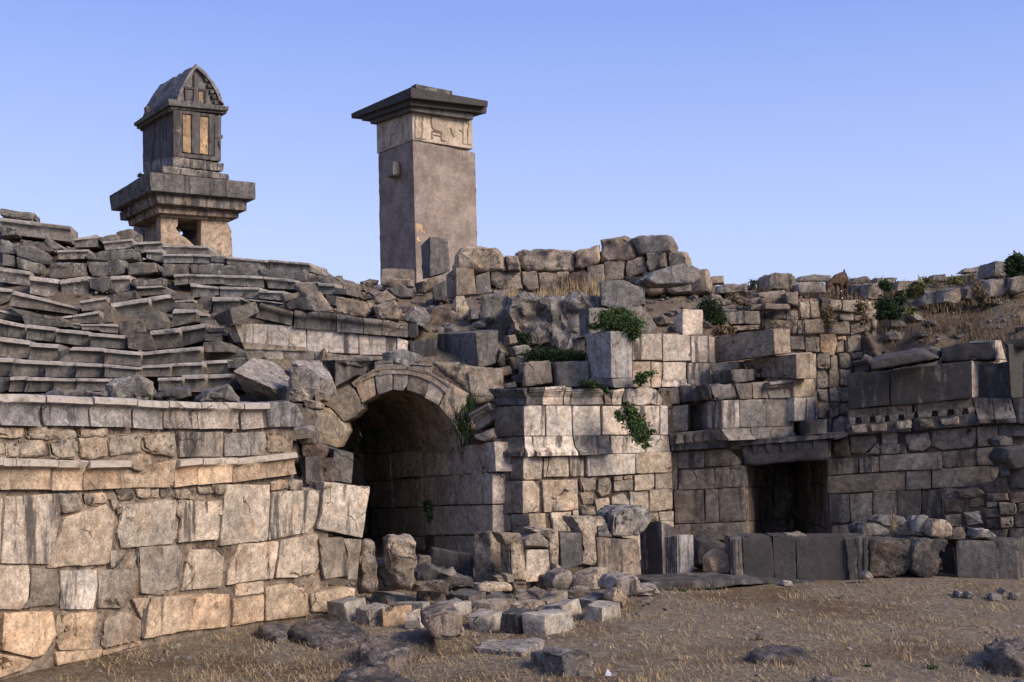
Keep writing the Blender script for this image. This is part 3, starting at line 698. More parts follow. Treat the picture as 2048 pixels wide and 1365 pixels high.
course(dw, R2, 'J', '''v: 962,597 1137,590 1139,672 967,684; v: 1143,588 1250,582 1250,665 1144,671; v: 1255,580 1589,557 1589,650 1256,663; v: 1593,557 1779,542 1781,632 1593,646; v: 1784,540 1960,532 1960,628 1785,631;
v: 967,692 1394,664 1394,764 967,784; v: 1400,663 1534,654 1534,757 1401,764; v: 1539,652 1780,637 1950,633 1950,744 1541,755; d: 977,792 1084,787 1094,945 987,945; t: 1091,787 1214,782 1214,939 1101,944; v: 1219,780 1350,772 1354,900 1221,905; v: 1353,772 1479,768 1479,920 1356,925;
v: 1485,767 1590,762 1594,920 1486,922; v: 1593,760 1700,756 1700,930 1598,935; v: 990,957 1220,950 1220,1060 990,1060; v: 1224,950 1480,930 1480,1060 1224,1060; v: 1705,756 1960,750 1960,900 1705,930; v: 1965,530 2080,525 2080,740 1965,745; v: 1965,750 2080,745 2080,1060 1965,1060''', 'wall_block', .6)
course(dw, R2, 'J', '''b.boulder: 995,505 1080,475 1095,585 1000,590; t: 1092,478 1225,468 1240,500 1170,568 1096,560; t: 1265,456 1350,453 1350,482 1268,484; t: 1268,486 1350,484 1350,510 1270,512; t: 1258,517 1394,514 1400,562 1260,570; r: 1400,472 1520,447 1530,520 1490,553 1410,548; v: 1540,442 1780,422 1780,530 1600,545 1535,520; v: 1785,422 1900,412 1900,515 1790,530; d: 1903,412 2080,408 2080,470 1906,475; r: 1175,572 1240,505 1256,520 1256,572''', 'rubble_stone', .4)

# ---------------------------------------------------------------- 7 frieze and dark blocks above
fw = thing('frieze_wall', (6.6, 21.8, 2.6), 'black stained courses with a row of empty sockets above the shaded wall on the right', 'wall')
core(fw, R2, 'J', '1080,140 1500,100 2080,60 2080,480 1500,520 1080,560', 'd', -.05, .6)
def frieze(fr, surf, hole_list, base, top, lip, k, parent, off=.1):
    """a course whose front is cut by a row of sockets: a set back bed, a band above, teeth between the sockets, a shelf below"""
    course(parent, surf, fr, base, 'frieze_bed', .6, off - .1, 0)
    course(parent, surf, fr, top, 'frieze_band', .3, off, .003)
    course(parent, surf, fr, lip, 'frieze_shelf', .4, off + .06, .003)
    xs = hole_list
    for (a0, a1, t, b), (c0, c1, t2, b2) in zip(xs, xs[1:]):
        course(parent, surf, fr, f'{k}: {a1-4},{t} {c0+4},{t2} {c0-3},{b2} {a1+3},{b}', 'frieze_tooth', .2, off + .02, .003)
frieze('J', R2, [(1050, 1092, 372, 412), (1120, 1155, 367, 408), (1198, 1232, 361, 402), (1278, 1310, 356, 396), (1355, 1390, 349, 388), (1436, 1470, 345, 380)], 'd: 1085,332 1428,303 1430,440 1085,462',
       't: 1085,328 1428,300 1428,350 1085,374', 'd: 1070,408 1432,384 1430,440 1330,450 1080,465', 't', fw)
frieze('J', R2, [(1450, 1468, 340, 376), (1535, 1575, 333, 370), (1620, 1660, 325, 364), (1703, 1740, 318, 360), (1775, 1790, 312, 355)], 'd: 1442,302 1755,267 1795,405 1440,440',
       't: 1442,300 1755,265 1765,316 1442,340', 'd: 1440,374 1775,350 1812,398 1790,410 1440,440', 't', fw)
course(fw, R2, 'J', 'g.flare: 1762,265 1868,265 1884,400 1800,402; g.flare: 1872,265 1970,265 2004,398 1890,402; d: 1975,266 2080,262 2080,405 2008,402', 'frieze_base', .6, .12)
for a in ((1100, 412, 1180, 452), (1200, 408, 1290, 446), (1345, 392, 1425, 432), (1470, 384, 1540, 424), (1580, 374, 1680, 412)):
    course(fw, R2, 'J', f'r: {a[0]},{a[1]} {a[2]},{a[1]-5} {a[2]+5},{a[3]-4} {a[0]+12},{a[3]}', 'frieze_shelf', .2, .19)
course(fw, R2, 'J', 'k: 1077,127 1304,112 1309,300 1087,324; k: 1313,112 1755,62 1755,260 1440,295 1316,304', 'dark_block', 1.0, .22)
course(fw, Surf([(1942, 21.6), (1975, 21.95), (2050, 22.6)]), 'J', 'P: 1758,62 1828,63 1834,250 1758,260; P: 1833,62 1953,57 1968,150 1948,264 1840,262', 'lit_end_block', .6)  # right ends of the dark blocks, their sunlight put into a pale colour
hexa('dark_block', fw, 'F', '1930,575 1962,905 1952,585 1970,910 2075,560 2075,905', 21.3, 'k')
course(fw, R2, 'F', 'd.rough: 1915,560 2040,540 2080,545 2080,595 1945,600', 'broken_block', .5, .15)
hexa('broken_block', fw, 'F', '1090,682 1110,738 1135,650 1140,735 1435,602 1530,662', 21.9, 'k', 'rough', R(-8))
course(fw, R2, 'F', 'k.rough: 1130,652 1430,602 1530,607 1530,660 1110,740; k.rough: 1537,600 1640,577 1868,557 1870,668 1540,690', 'broken_block', .8, .12)
course(fw, Surf([(1988, 21.75), (2015, 22.1)]), 'F', 'P: 1872,557 1906,557 1936,668 1874,672', 'lit_end_block', .5)  # lit end of the broken course, painted pale
course(fw, R2, 'F', 'k.crown: 1000,683 1094,668 1096,742 1012,752; g: 1055,670 1075,645 1110,660 1100,685', 'cornice_fragment', .5, .0)

# ---------------------------------------------------------------- 8 cross wall with pedestal left of the doorway
cw = thing('pedestal_cross_wall', (4.0, 22.6, 2.6), 'stepped end of a cross wall with dark pedestal and white end blocks above the doorway', 'wall')
hexa('pedestal', cw, 'J', '200,302 206,438 385,277 391,424 640,266 640,420', 22.35, 'k', 'fine', R(24)).color = (.30, .27, .235, .42)
course(cw, Surf([(1440, 22.3), (1600, 23.0)]), 'J', 'P: 389,279 484,276 489,424 393,428; g: 490,276 630,271 634,420 493,422; g: 633,264 778,264 782,416 638,418', 'wall_block', .5, .03)
course(cw, R1, 'J', 'v: 105,458 390,432 400,500 112,520; d: 112,516 392,496 440,490 442,530 116,552', 'dentil_shelf', .5, .16)
for x in (150, 200, 252, 300, 346): course(cw, R1, 'J', f'v: {x},{462-(x-150)*.06} {x+24},{460-(x-150)*.06} {x+34},{508-(x-150)*.1} {x-12},{512-(x-150)*.1}', 'dentil', .12, .24, .004)
course(cw, Surf([(1440, 22.2), (1600, 22.9)]), 'J', 'g.flare: 392,432 548,426 560,490 420,494; g.flare: 550,426 780,418 782,470 562,488', 'base_block', .6, .05)
course(cw, R1, 'J', 'g: 48,212 158,207 160,292 100,295 60,250; d.rough: 160,197 318,189 345,270 165,290', 'cornice_block', .6, .02)
course(cw, Surf([(1415, 22.3), (1600, 22.9)]), 'J', 'd.rough: 322,189 465,187 488,268 345,270; g: 467,187 560,180 560,268 492,268; t: 562,184 640,176 650,262 562,266; g.crown: 625,180 778,160 784,258 655,264', 'cornice_block', .6, .03)
course(cw, Surf([(1583, 22.7), (1635, 23.2)]), 'J', 'c: 781,160 895,158 904,250 790,257; P: 790,262 853,262 845,384 790,388; P: 859,260 910,262 915,378 857,382; c: 780,30 880,16 898,154 790,158', 'end_block', .6)
hexa('long_block', cw, 'F', '150,532 155,695 512,487 520,642 612,488 622,632', 22.6, 't', 'ash', R(38))
hexa('long_block', cw, 'F', '320,682 390,782 650,640 655,790 772,636 776,790', 22.4, 't', 'ash', R(38))
course(cw, Flat(23.4, -.4), 'F', 't: 125,702 300,682 305,730 130,748; v: 130,752 310,735 330,800 140,800', 'wall_block', .6)
hexa('dark_block', cw, 'F', '108,772 112,820 245,735 266,816 395,730 398,800', 22.5, 'd', 'ash')
hexa('inscribed_block', cw, 'J', '782,392 787,473 850,386 853,468 966,380 968,455', 22.2, 'k', 'fine', R(10))
core(cw, Flat(24.0), 'J', '60,220 780,40 890,60 890,470 400,500 60,520', 'm', 0, .4)
def marks(parent, fr, rows, Y):
    """small cut strokes, an inscription too worn to read"""
    bm = bmesh.new()
    for y, x0, x1 in rows:
        x = x0
        while x < x1:
            w = random.uniform(1.5, 4)
            for dx, dy, ww, hh in random.choice([((0, 0, 1, 7), (0, 0, 3.5, 1.2)), ((0, 0, 1, 7), (3, 0, 1, 7)), ((0, 3, 3.5, 1.2), (1.5, 0, 1, 7)), ((0, 0, 3.5, 1.2), (0, 6, 3.5, 1.2))]):
                q = fpx(fr, f'{x+dx},{y+dy} {x+dx+ww},{y+dy} {x+dx+ww},{y+dy+hh} {x+dx},{y+dy+hh}')
                a = [bm.verts.new(P(*p, Y)) for p in q]; b = [bm.verts.new(P(*p, Y + .04)) for p in q]
                bm.faces.new(a[::-1])
                for i in range(4): bm.faces.new((a[i], a[(i + 1) % 4], b[(i + 1) % 4], b[i]))
            x += 6.5
    return link('inscription', bm, PAL['g'][4], parent, 'g', 0, (.2, .19, .18, 0))
marks(cw, 'J', [(396, 855, 875), (408, 855, 880), (420, 856, 880), (432, 856, 878), (444, 857, 880)], 22.17)

# ---------------------------------------------------------------- 9 polygonal wall behind
bw = thing('polygonal_wall', (6.3, 27.4, 2), 'sunlit cream wall of irregular fitted stones standing further back below the goat', 'wall')
core(bw, BW, 'F', '440,300 1150,310 1160,650 1000,700 985,1180 600,1180 590,520 440,500', 'm', -.1)
course(bw, BW, 'F', '''r: 670,317 725,312 735,418 680,418; r: 737,314 798,310 800,410 740,418; r: 803,287 850,302 856,385 806,370; r: 860,307 930,307 930,373 862,372; r: 936,307 1028,307 1035,385 938,375; r: 1041,312 1133,316 1143,395 1042,390; r: 458,372 585,367 585,423 462,420; r: 590,372 658,372 665,430 592,430;
r: 447,422 654,436 654,520 450,500; r: 660,432 690,427 695,515 662,520; r: 697,422 803,422 828,510 702,518; r: 862,442 978,432 984,520 852,512; r: 987,467 1108,432 1110,490 988,523; r: 918,397 1004,392 1004,430 922,428; r: 1010,402 1143,397 1148,480 1116,485 1112,428 1012,440;
r: 612,532 704,527 704,610 617,613; r: 709,542 794,537 796,625 710,628; o: 802,517 893,517 904,570 885,653 802,623; r: 905,532 953,527 953,548 907,550; r: 900,562 943,557 948,625 896,633; r: 962,542 1044,522 1049,610 972,630; r: 1056,522 1104,517 1124,600 1057,613; r: 1116,497 1149,492 1154,585 1126,580;
r: 780,637 850,633 854,725 780,730; r: 862,662 904,647 913,740 867,745; r: 917,642 974,632 988,715 932,730; r: 982,632 1128,617 1120,650 1002,670; r: 778,737 830,732 850,770 845,840 780,850; r: 857,742 913,737 913,840 852,848; r: 920,737 985,737 975,835 922,828;
r: 782,857 848,852 848,928 802,923; r: 857,852 923,842 928,930 862,930; r: 782,937 840,937 854,985 830,1033 786,1033; r: 852,937 908,937 913,1010 862,1038; r: 786,1042 868,1042 878,1180 790,1180; r: 882,1032 958,1012 970,1180 884,1180; r: 930,845 985,842 985,930 934,930; r: 915,940 985,935 985,1010 920,1005;
r: 780,560 800,628 775,630; r: 600,620 776,634 776,735 600,735; r: 600,740 774,740 776,850 600,850; r: 600,855 778,855 780,1010 600,1010; r: 715,640 774,640 774,700 715,700''', 'wall_stone', .5, 0, .02)
course(bw, Flat(26.6), 'F', 'g: 200,387 328,372 334,450 252,455; t: 335,377 425,377 430,455 337,450; r: 250,462 430,460 430,482 270,500; t: 460,327 610,337 615,362 460,362', 'wall_stone', .6, 0, .02)

# ---------------------------------------------------------------- 10 hilltop wall
hw = thing('hilltop_wall', (1.6, 31, 5.5), 'rough wall of huge weathered boulders on the hilltop against the sky, right of the pillar', 'wall')
core(hw, HW, 'E', '330,250 700,240 1100,240 1480,150 1800,240 1820,470 530,460 330,330', 'm', -.35, .5)
course(hw, HW, 'E', '''r.boulder: 285,225 330,178 450,172 560,178 625,250 640,335 430,342 285,312; r.boulder: 620,228 700,228 718,335 636,335; r.boulder: 683,212 740,188 1060,193 1082,240 1072,335 770,338 713,312; r.boulder: 1078,200 1228,162 1245,275 1120,325 1080,300;
t.boulder: 1228,128 1380,102 1432,128 1465,245 1400,266 1233,276; g.boulder: 1422,118 1610,92 1682,92 1712,160 1702,205 1480,234; t.boulder: 1530,215 1560,207 1660,204 1672,310 1560,338 1530,290; t.boulder: 1665,204 1780,203 1802,250 1797,325 1680,332;
r.rough: 525,345 560,335 720,332 734,450 600,450 530,420; r.rough: 728,337 820,332 838,450 770,460 737,420; r.rough: 826,342 1028,337 1038,450 850,452; b.rough: 1036,345 1145,332 1145,445 1042,448; r.rough: 1150,300 1255,287 1258,445 1152,445; r.rough: 1262,277 1400,267 1386,385 1264,400;
r.boulder: 1403,260 1520,235 1538,345 1430,375 1390,372; b.rough: 1390,375 1505,362 1505,425 1400,405; r.boulder: 1507,345 1600,333 1684,338 1655,474 1540,488 1503,440; r.boulder: 1688,328 1835,318 1835,474 1700,482 1648,450''', 'boulder', 1.0, 0, .08)
course(hw, HW, 'F', 'r.boulder: 0,120 100,118 118,262 0,268', 'boulder', .9, 0, .05)

# ---------------------------------------------------------------- 11 rubble wall on the right
rw = thing('rubble_wall', (7.6, 20.9, 0), 'dark rubble wall of small field stones at the right edge behind the low blocks', 'wall')
RW = Surf([(1870, 21.3), (2080, 20.6)])
core(rw, RW, 'J', '1605,800 1680,770 1880,720 1940,600 2080,560 2080,1080 1605,1060', 'm', -.08, .5)
course(rw, RW, 'J', '''b.boulder: 1678,772 1790,753 1832,780 1780,812 1688,808; b.boulder: 1598,820 1650,803 1722,830 1712,892 1608,892; b.boulder: 1740,812 1832,805 1832,862 1738,862; b.boulder: 1838,790 1952,783 1962,822 1848,828; b.boulder: 1958,790 2080,755 2080,835 1970,842; t.boulder: 1713,890 1800,878 1822,952 1728,962;
v.boulder: 1608,905 1702,898 1702,972 1608,967; b.boulder: 1818,870 1902,858 1912,912 1828,922; v.boulder: 1903,835 2002,838 2002,902 1908,902; b.boulder: 1828,925 1902,918 1912,978 1838,982; t.boulder: 1908,915 1982,908 1987,972 1913,977; b.boulder: 1983,900 2080,888 2080,972 1988,972; b.boulder: 1728,965 1832,985 1822,1040 1738,1035; b.boulder: 1848,985 1952,980 1952,1040 1848,1040; v.boulder: 1610,972 1722,966 1726,1040 1610,1040; b.boulder: 1956,978 2080,976 2080,1040 1956,1040; k.boulder: 1950,650 2080,640 2080,765 1960,765; b.boulder: 1880,712 1955,690 1965,790 1890,792; d.boulder: 1905,610 1960,600 1965,690 1915,700; v.boulder: 1834,828 1900,826 1902,856 1836,866; b.boulder: 2005,838 2080,836 2080,886 2005,888''', 'rubble_stone', .45, .0, .04)

# ---------------------------------------------------------------- 12 low wall of upright stones before the moulded wall
lw = thing('upright_stone_wall', (1.1, 19.2, 0), 'low wall of upright stones and slabs in front of the moulded wall', 'wall')
LW = Surf([(930, 18.6), (1300, 20.0), (1420, 20.2)])
ghexa('upright_stone', lw, 'K', '1082,150 1090,385 1165,140 1180,392 1245,200 1248,375', 'r', 'rough')
course(lw, LW, 'K', 'r.rough: 1207,155 1310,160 1312,180 1240,215; r.rough: 1250,180 1320,185 1334,372 1262,378', 'upright_stone', .4, 0, .03)
course(lw, LW, 'K', 'g.boulder: 1322,185 1395,150 1440,195 1440,225 1325,215; c: 1336,234 1436,234 1448,340 1400,378 1330,384; r.rough: 1360,142 1480,138 1487,342 1450,345 1437,185; d: 1490,155 1588,155 1594,300 1496,325; r.rough: 1545,78 1698,78 1705,128 1662,168 1662,302 1597,305 1592,155; d.boulder: 1660,120 1712,110 1735,175 1665,178', 'upright_stone', .45, 0, .03)
course(lw, LW, 'K', 'q.rough: 1745,70 1790,38 1885,30 1928,88 1862,172 1742,170; v: 1662,176 1852,186 1870,358 1668,332', 'upright_stone', .7, .0, .02)
ghexa('upright_slab', lw, 'K', '1858,102 1866,360 1962,100 1970,372 2022,130 2026,350', 'k')
course(lw, LW, 'K', 'r.boulder: 1195,360 1235,355 1240,390 1205,392; r.boulder: 1240,350 1275,345 1280,385 1245,388; r.boulder: 1110,392 1270,390 1275,425 1115,428; b.boulder: 1270,385 1345,388 1340,425 1275,428; r.boulder: 1470,300 1500,310 1500,345 1475,345', 'rubble_stone', .3, .12, .03)
fb = tag(ghexa('fluted_block', None, 'J', '72,1022 74,1246 160,1008 163,1252 238,1010 241,1240', 'P', 'fine'), 'white block with upright fluting on its left face beside the tall black slab', 'block')
fb.color = (.36, .34, .32, .35)
def flutes():
    top, bot = ghexa_pts(fpx('J', '72,1022 74,1246 160,1008 163,1252 238,1010 241,1240'))
    n = (top[3] - top[0]).cross(bot[0] - top[0]).normalized()
    if n.y > 0: n = -n
    bm = bmesh.new()
    for i in range(7):
        a, b = .08 + i * .125, .08 + i * .125 + .07
        q = [top[0].lerp(top[3], a), top[0].lerp(top[3], b), bot[0].lerp(bot[3], b), bot[0].lerp(bot[3], a)]
        s = prism_bm([p + n * .035 for p in q], [p - n * .01 for p in q])
        me = bpy.data.meshes.new('t'); s.to_mesh(me); s.free(); bm.from_mesh(me); bpy.data.meshes.remove(me)
    bmesh.ops.bevel(bm, geom=bm.edges[:], offset=.008, segments=1, affect='EDGES')
    link('fluting', bm, PAL['P'][4], fb, 'P', 30, (.3, .285, .27, .45))
flutes()

# ---------------------------------------------------------------- 13 the low row of dark blocks
lb = thing('low_block_row', (4.9, 20.0, 0), 'low row of dark dressed blocks with moulded pilaster ends in front of the doorway', 'wall')
LB = Surf([(1455, 20.15), (1740, 20.05)])
course(lb, LB, 'J', '''k: 505,1027 664,1025 679,1262 509,1262; d: 668,1022 789,1022 801,1264 682,1262; k: 794,1031 1063,1025 1084,1272 806,1266''', 'dark_block', .75, .0, .012)
for o in lb.children: o.color = (.2, .17, .145, .93)
course(lb, LB, 'J', '''d: 437,1031 500,1024 505,1258 445,1258; k: 448,1036 466,1034 472,1258 456,1258; d: 482,1030 500,1027 506,1258 490,1258''', 'pilaster', .7, .05)
course(lb, LB, 'J', '''d: 1066,1031 1188,1022 1188,1245 1090,1272; d: 1068,1032 1098,1030 1116,1268 1090,1274; d: 1126,1030 1150,1028 1158,1256 1140,1262; d: 1165,1028 1188,1024 1188,1244 1170,1250''', 'pilaster', .7, .06)
course(lb, LB, 'J', 't: 755,1014 856,1010 858,1026 757,1026', 'loose_slab', .5, -.25)
course(lb, Surf([(1310, 19.0), (1640, 19.9)]), 'J', 'd: 15,1272 320,1260 340,1300 20,1315; d: 322,1260 500,1256 505,1278 340,1300; d: 502,1256 640,1258 640,1276 506,1280; d: 642,1262 940,1275 940,1286 642,1278', 'plinth_slab', 1.0, .06)

# ---------------------------------------------------------------- 14 the tall pillar tomb
pt = thing('pillar_tomb', (-3.0, 39, 6.5), 'tall square monolith pillar with carved frieze and dark stepped capstone against the sky', 'tomb')
YP = 38.0
sh = hexa('shaft', pt, 'B', '287,530 301,1420 490,447 517,1420 860,522 884,1420', YP, 'T', 'ash', R(34)); sh.color = (.255, .205, .168, .24)
hexa('relief_block', pt, 'B', '276,353 278,528 488,272 490,444 842,322 850,500', YP + .02, 'R', 'fine', R(34))
hexa('cap_tier', pt, 'B', '236,335 240,352 480,235 484,272 850,290 850,325', YP - .25, 'D', 'fine', R(34))
hexa('cap_tier', pt, 'B', '186,308 190,334 474,188 478,238 931,250 928,288', YP - .45, 'k', 'fine', R(34))
hexa('cap_slab', pt, 'B', '124,290 128,319 479,132 481,194 937,214 937,248', YP - .7, 'k', 'fine', R(34))
hexa('cap_block', pt, 'B', '478,128 482,138 508,113 512,150 726,156 726,185', YP - .3, 'd', 'fine', R(34))
hexa('boss', pt, 'B', '336,640 340,672 372,572 372,658 415,575 412,660', YP + .42, 'T', 'ash', R(34))
hexa('boss', pt, 'B', '345,600 338,668 372,574 374,655 414,578 416,650', YP + .36, 'T', 'ash', R(34))
bpatch = course(pt, Surf([(827, 38.02), (960, 39.5)]), 'B', 'o.boulder: 508,935 545,950 585,1020 545,1060 512,1060', 'broken_patch', .12, .04)
def relief(px_list, name='relief_figure', side='R'):
    top, bot = hexa_pts(*fpx('B', '276,353 278,528 488,272 490,444 842,322 850,500'), YP + .02, R(34))
    o, u = (top[0], top[1] - top[0]) if side == 'R' else (top[0], top[3] - top[0]); dn = bot[0] - top[0]
    n = u.cross(dn).normalized()
    if n.y > 0: n = -n
    for poly in px_list:
        q = [o + u * a + dn * b for a, b in poly]
        bm = prism_bm([p + n * .045 for p in q], [p - n * .03 for p in q])
        bmesh.ops.bevel(bm, geom=[e for e in bm.edges], offset=.02, segments=2, affect='EDGES', clamp_overlap=True)
        refine(bm, .1); weather(bm, .012, 6, 0, nseed())
        link(name, bm, M_TO, pt, 'R', 40, (.47, .38, .285, .1))
def fig(x, w, top=.12):
    return [(x - w * .35, top + .16), (x - w * .3, top + .03), (x, top), (x + w * .3, top + .03), (x + w * .3, top + .16), (x + w * .7, top + .26), (x + w * .6, .6), (x + w * .85, .95), (x - w * .9, .95), (x - w * .55, .6), (x - w * .75, top + .26)]
relief([fig(.07, .05), fig(.185, .052), [(.30, .2), (.34, .1), (.42, .12), (.43, .3), (.5, .42), (.53, .6), (.55, .92), (.47, .92), (.46, .62), (.36, .6), (.31, .5)], [(.31, .6), (.48, .62), (.48, .66), (.31, .64)], [(.32, .72), (.47, .74), (.47, .78), (.32, .76)], [(.31, .62), (.335, .62), (.335, .9), (.31, .9)],
        [(.62, .38), (.66, .5), (.72, .52), (.7, .62), (.74, .66), (.68, .74), (.64, .62)], fig(.86, .045, .1), fig(.945, .05, .14), [(.76, .45), (.8, .42), (.86, .52), (.85, .56), (.8, .5)]])
relief([fig(.15, .05), fig(.3, .055), [(.42, .3), (.5, .14), (.58, .18), (.6, .4), (.68, .46), (.66, .9), (.6, .92), (.58, .6), (.46, .58)], fig(.82, .06)], side='L')

# ---------------------------------------------------------------- 15 the sarcophagus tomb
st = thing('sarcophagus_tomb', (-10.0, 37, 6.5), 'dark stone sarcophagus with pointed ridged lid on a stepped corniced base on the left', 'tomb')
YS = 36.0; FS = R(32)
for a in ('t: 440,1032 545,1022 547,1090 535,1110 562,1150 600,1170 652,1216 650,1330 440,1330', 't: 690,1040 838,1050 872,1110 886,1275 886,1330 690,1330'):
    course(st, Surf([(315, YS + .05), (470, YS + 1.5)]), 'A', a, 'chamber_slab', .35, 0, .005)[0].color = (.37, .285, .205, .08)
course(st, Surf([(265, YS + 2.3), (322, YS + .1)]), 'A', 't: 270,1100 300,1095 330,1150 325,1192 270,1250; t: 345,1060 400,1035 400,1250 335,1250; t: 403,1035 438,1030 438,1250 403,1250', 'chamber_slab', .3, 0, .005)
for o in course(st, Surf([(310, YS + 2.6), (450, YS + 3.2)]), 'A', 'd: 350,1030 560,1030 556,1126 556,1330 350,1330; d: 560,1030 840,1030 840,1330 574,1330 574,1146 582,1138 572,1120 560,1124; d: 540,1150 600,1150 600,1330 540,1330', 'chamber_slab', .3, 0, .005): o.color = (.05, .045, .04, .8)  # inner slabs near black: shade of the opening put into their colour
hexa('cornice_tier', st, 'A', '250,1062 258,1080 440,1005 445,1035 876,1045 876,1062', YS - .05, 't', 'fine', FS)
hexa('cornice_tier', st, 'A', '234,1062 242,1096 418,962 428,1010 925,1008 922,1044', YS - .3, 'w', 'fine', FS).color = (.33, .26, .19, .5)
hexa('cornice_tier', st, 'A', '182,1010 188,1060 398,882 420,950 974,935 972,998', YS - .6, 't', 'fine', FS).color = (.25, .215, .18, .62)
hexa('platform_slab', st, 'A', '120,906 130,1000 366,757 378,872 1029,824 1027,928', YS - .9, 'd', 'ash', FS)
hexa('platform_step', st, 'A', '330,770 335,800 448,716 448,762 864,770 866,806', YS - .2, 'l', 'rough', FS)
hexa('platform_step', st, 'A', '330,700 330,770 520,660 512,722 832,706 834,756', YS + .15, 'l', 'rough', FS)
ch = hexa('chest', st, 'A', '325,480 328,760 516,370 516,665 816,398 812,692', YS + .3, 'D', 'ash', FS); ch.color = (.12, .11, .104, .5)
CS = Surf([(180 + 516 / 3.1026, YS + .3), (180 + 816 / 3.1026, YS + .3 + (300 / 3.1026) * (YS + .3) / F_PX * math.tan(FS))])
for o in course(st, CS, 'A', 'o.fine: 576,398 634,404 634,642 576,632; o.fine: 682,410 738,416 738,652 682,644', 'door_panel', .1, .02, .002): o.color = (.37, .26, .155, .28)
course(st, CS, 'A', '''D: 518,372 572,380 572,660 518,650; D: 646,392 680,396 680,648 646,642; D: 740,412 770,416 770,658 740,654; D: 774,416 814,402 812,690 776,688; D: 634,400 646,400 646,642 634,640; D: 572,376 776,402 776,418 572,396; D: 520,636 808,664 808,690 520,660;
D: 780,525 824,530 824,548 780,545; t: 516,494 560,498 560,518 516,514''', 'frame_post', .12, .07, .004)
hexa('eave', st, 'A', '270,456 275,474 486,302 490,342 862,352 858,378', YS - .1, 'd', 'fine', FS)
hexa('eave', st, 'A', '288,470 290,492 500,335 503,366 850,372 848,396', YS + .05, 'd', 'fine', FS)
for i in range(7):
    t = i / 7.0; x = 500 - 210 * t; y = 350 + 130 * t; Yb = YS + .1 + 2.2 * t
    course(st, Flat(Yb), 'A', f'd: {x-12},{y+2} {x+10},{y-8} {x+10},{y+26} {x-12},{y+34}', 'beam_end', .25, 0, .003)
hexa('side_boss', st, 'A', '334,362 338,392 350,350 352,388 378,352 376,384', YS + 1.4, 'd', 'ash', FS)
def lid():
    pts = fpx('A', '530,335 538,296 548,258 566,220 590,178 620,132 650,92 684,122 722,158 752,196 778,240 806,290 824,345')
    f = [CS.hit(x, y, .06)[0] for x, y in pts]
    L0 = P(*fpx('A', '300,440')[0], YS + 2.6); back = Vector((L0.x - f[0].x, L0.y - f[0].y, 0)) * .92
    bm = bmesh.new(); rows = []
    for i in range(13): rows.append([bm.verts.new(p + back * (i / 12)) for p in f])
    for a, b in zip(rows, rows[1:]):
        for j in range(len(f) - 1): bm.faces.new((a[j], a[j + 1], b[j + 1], b[j]))
    bm.faces.new(rows[0]); bm.faces.new(rows[-1][::-1])
    for a, b in zip(rows, rows[1:]): bm.faces.new((a[0], b[0], b[-1], a[-1]))
    bmesh.ops.recalc_face_normals(bm, faces=bm.faces[:])
    refine(bm, .2); weather(bm, .03, 2.4, .12, 3)
    o = link('lid', bm, M_LI, st, 'D', 45, (.17, .16, .152, .38))
    # raised rim of the gable and its dentils
    bm = bmesh.new(); n = CS.hit(*pts[6])[1]; cx = sum(f, Vector()) / len(f); prev = None
    for p in f:
        q = cx + (p - cx) * .80
        ring = [bm.verts.new(p + n * .0), bm.verts.new(p + n * .13), bm.verts.new(q + n * .13), bm.verts.new(q)]
        if prev:
            for j in range(3): bm.faces.new((prev[j], ring[j], ring[j + 1], prev[j + 1]))
        prev = ring
    bmesh.ops.recalc_face_normals(bm, faces=bm.faces[:]); refine(bm, .1); weather(bm, .02, 5, .06, 8)
    link('gable_rim', bm, M_LI, st, 'D', 40, (.2, .185, .17, .35))
    for t in range(5):
        a = Vector(fpx('A', '728,178 742,215 758,250 770,285 784,320'.split()[t])[0])
        course(st, CS, 'X', f'd: {a.x-4},{a.y} {a.x+2},{a.y-2} {a.x+4},{a.y+5} {a.x-2},{a.y+6}', 'beam_end', .14, .15, .003)
lid()
course(st, CS, 'A', '''o.fine: 676,252 712,258 712,328 676,320; D.fine: 600,240 644,246 644,318 600,308''', 'gable_panel', .1, .075, .002)
course(st, CS, 'A', '''D: 644,150 670,152 670,330 644,325; D: 590,232 600,234 600,312 590,310; D: 712,255 722,258 722,332 712,330; D: 590,226 728,246 728,258 590,240; D: 560,322 790,352 790,368 560,340''', 'gable_post', .12, .12, .004)

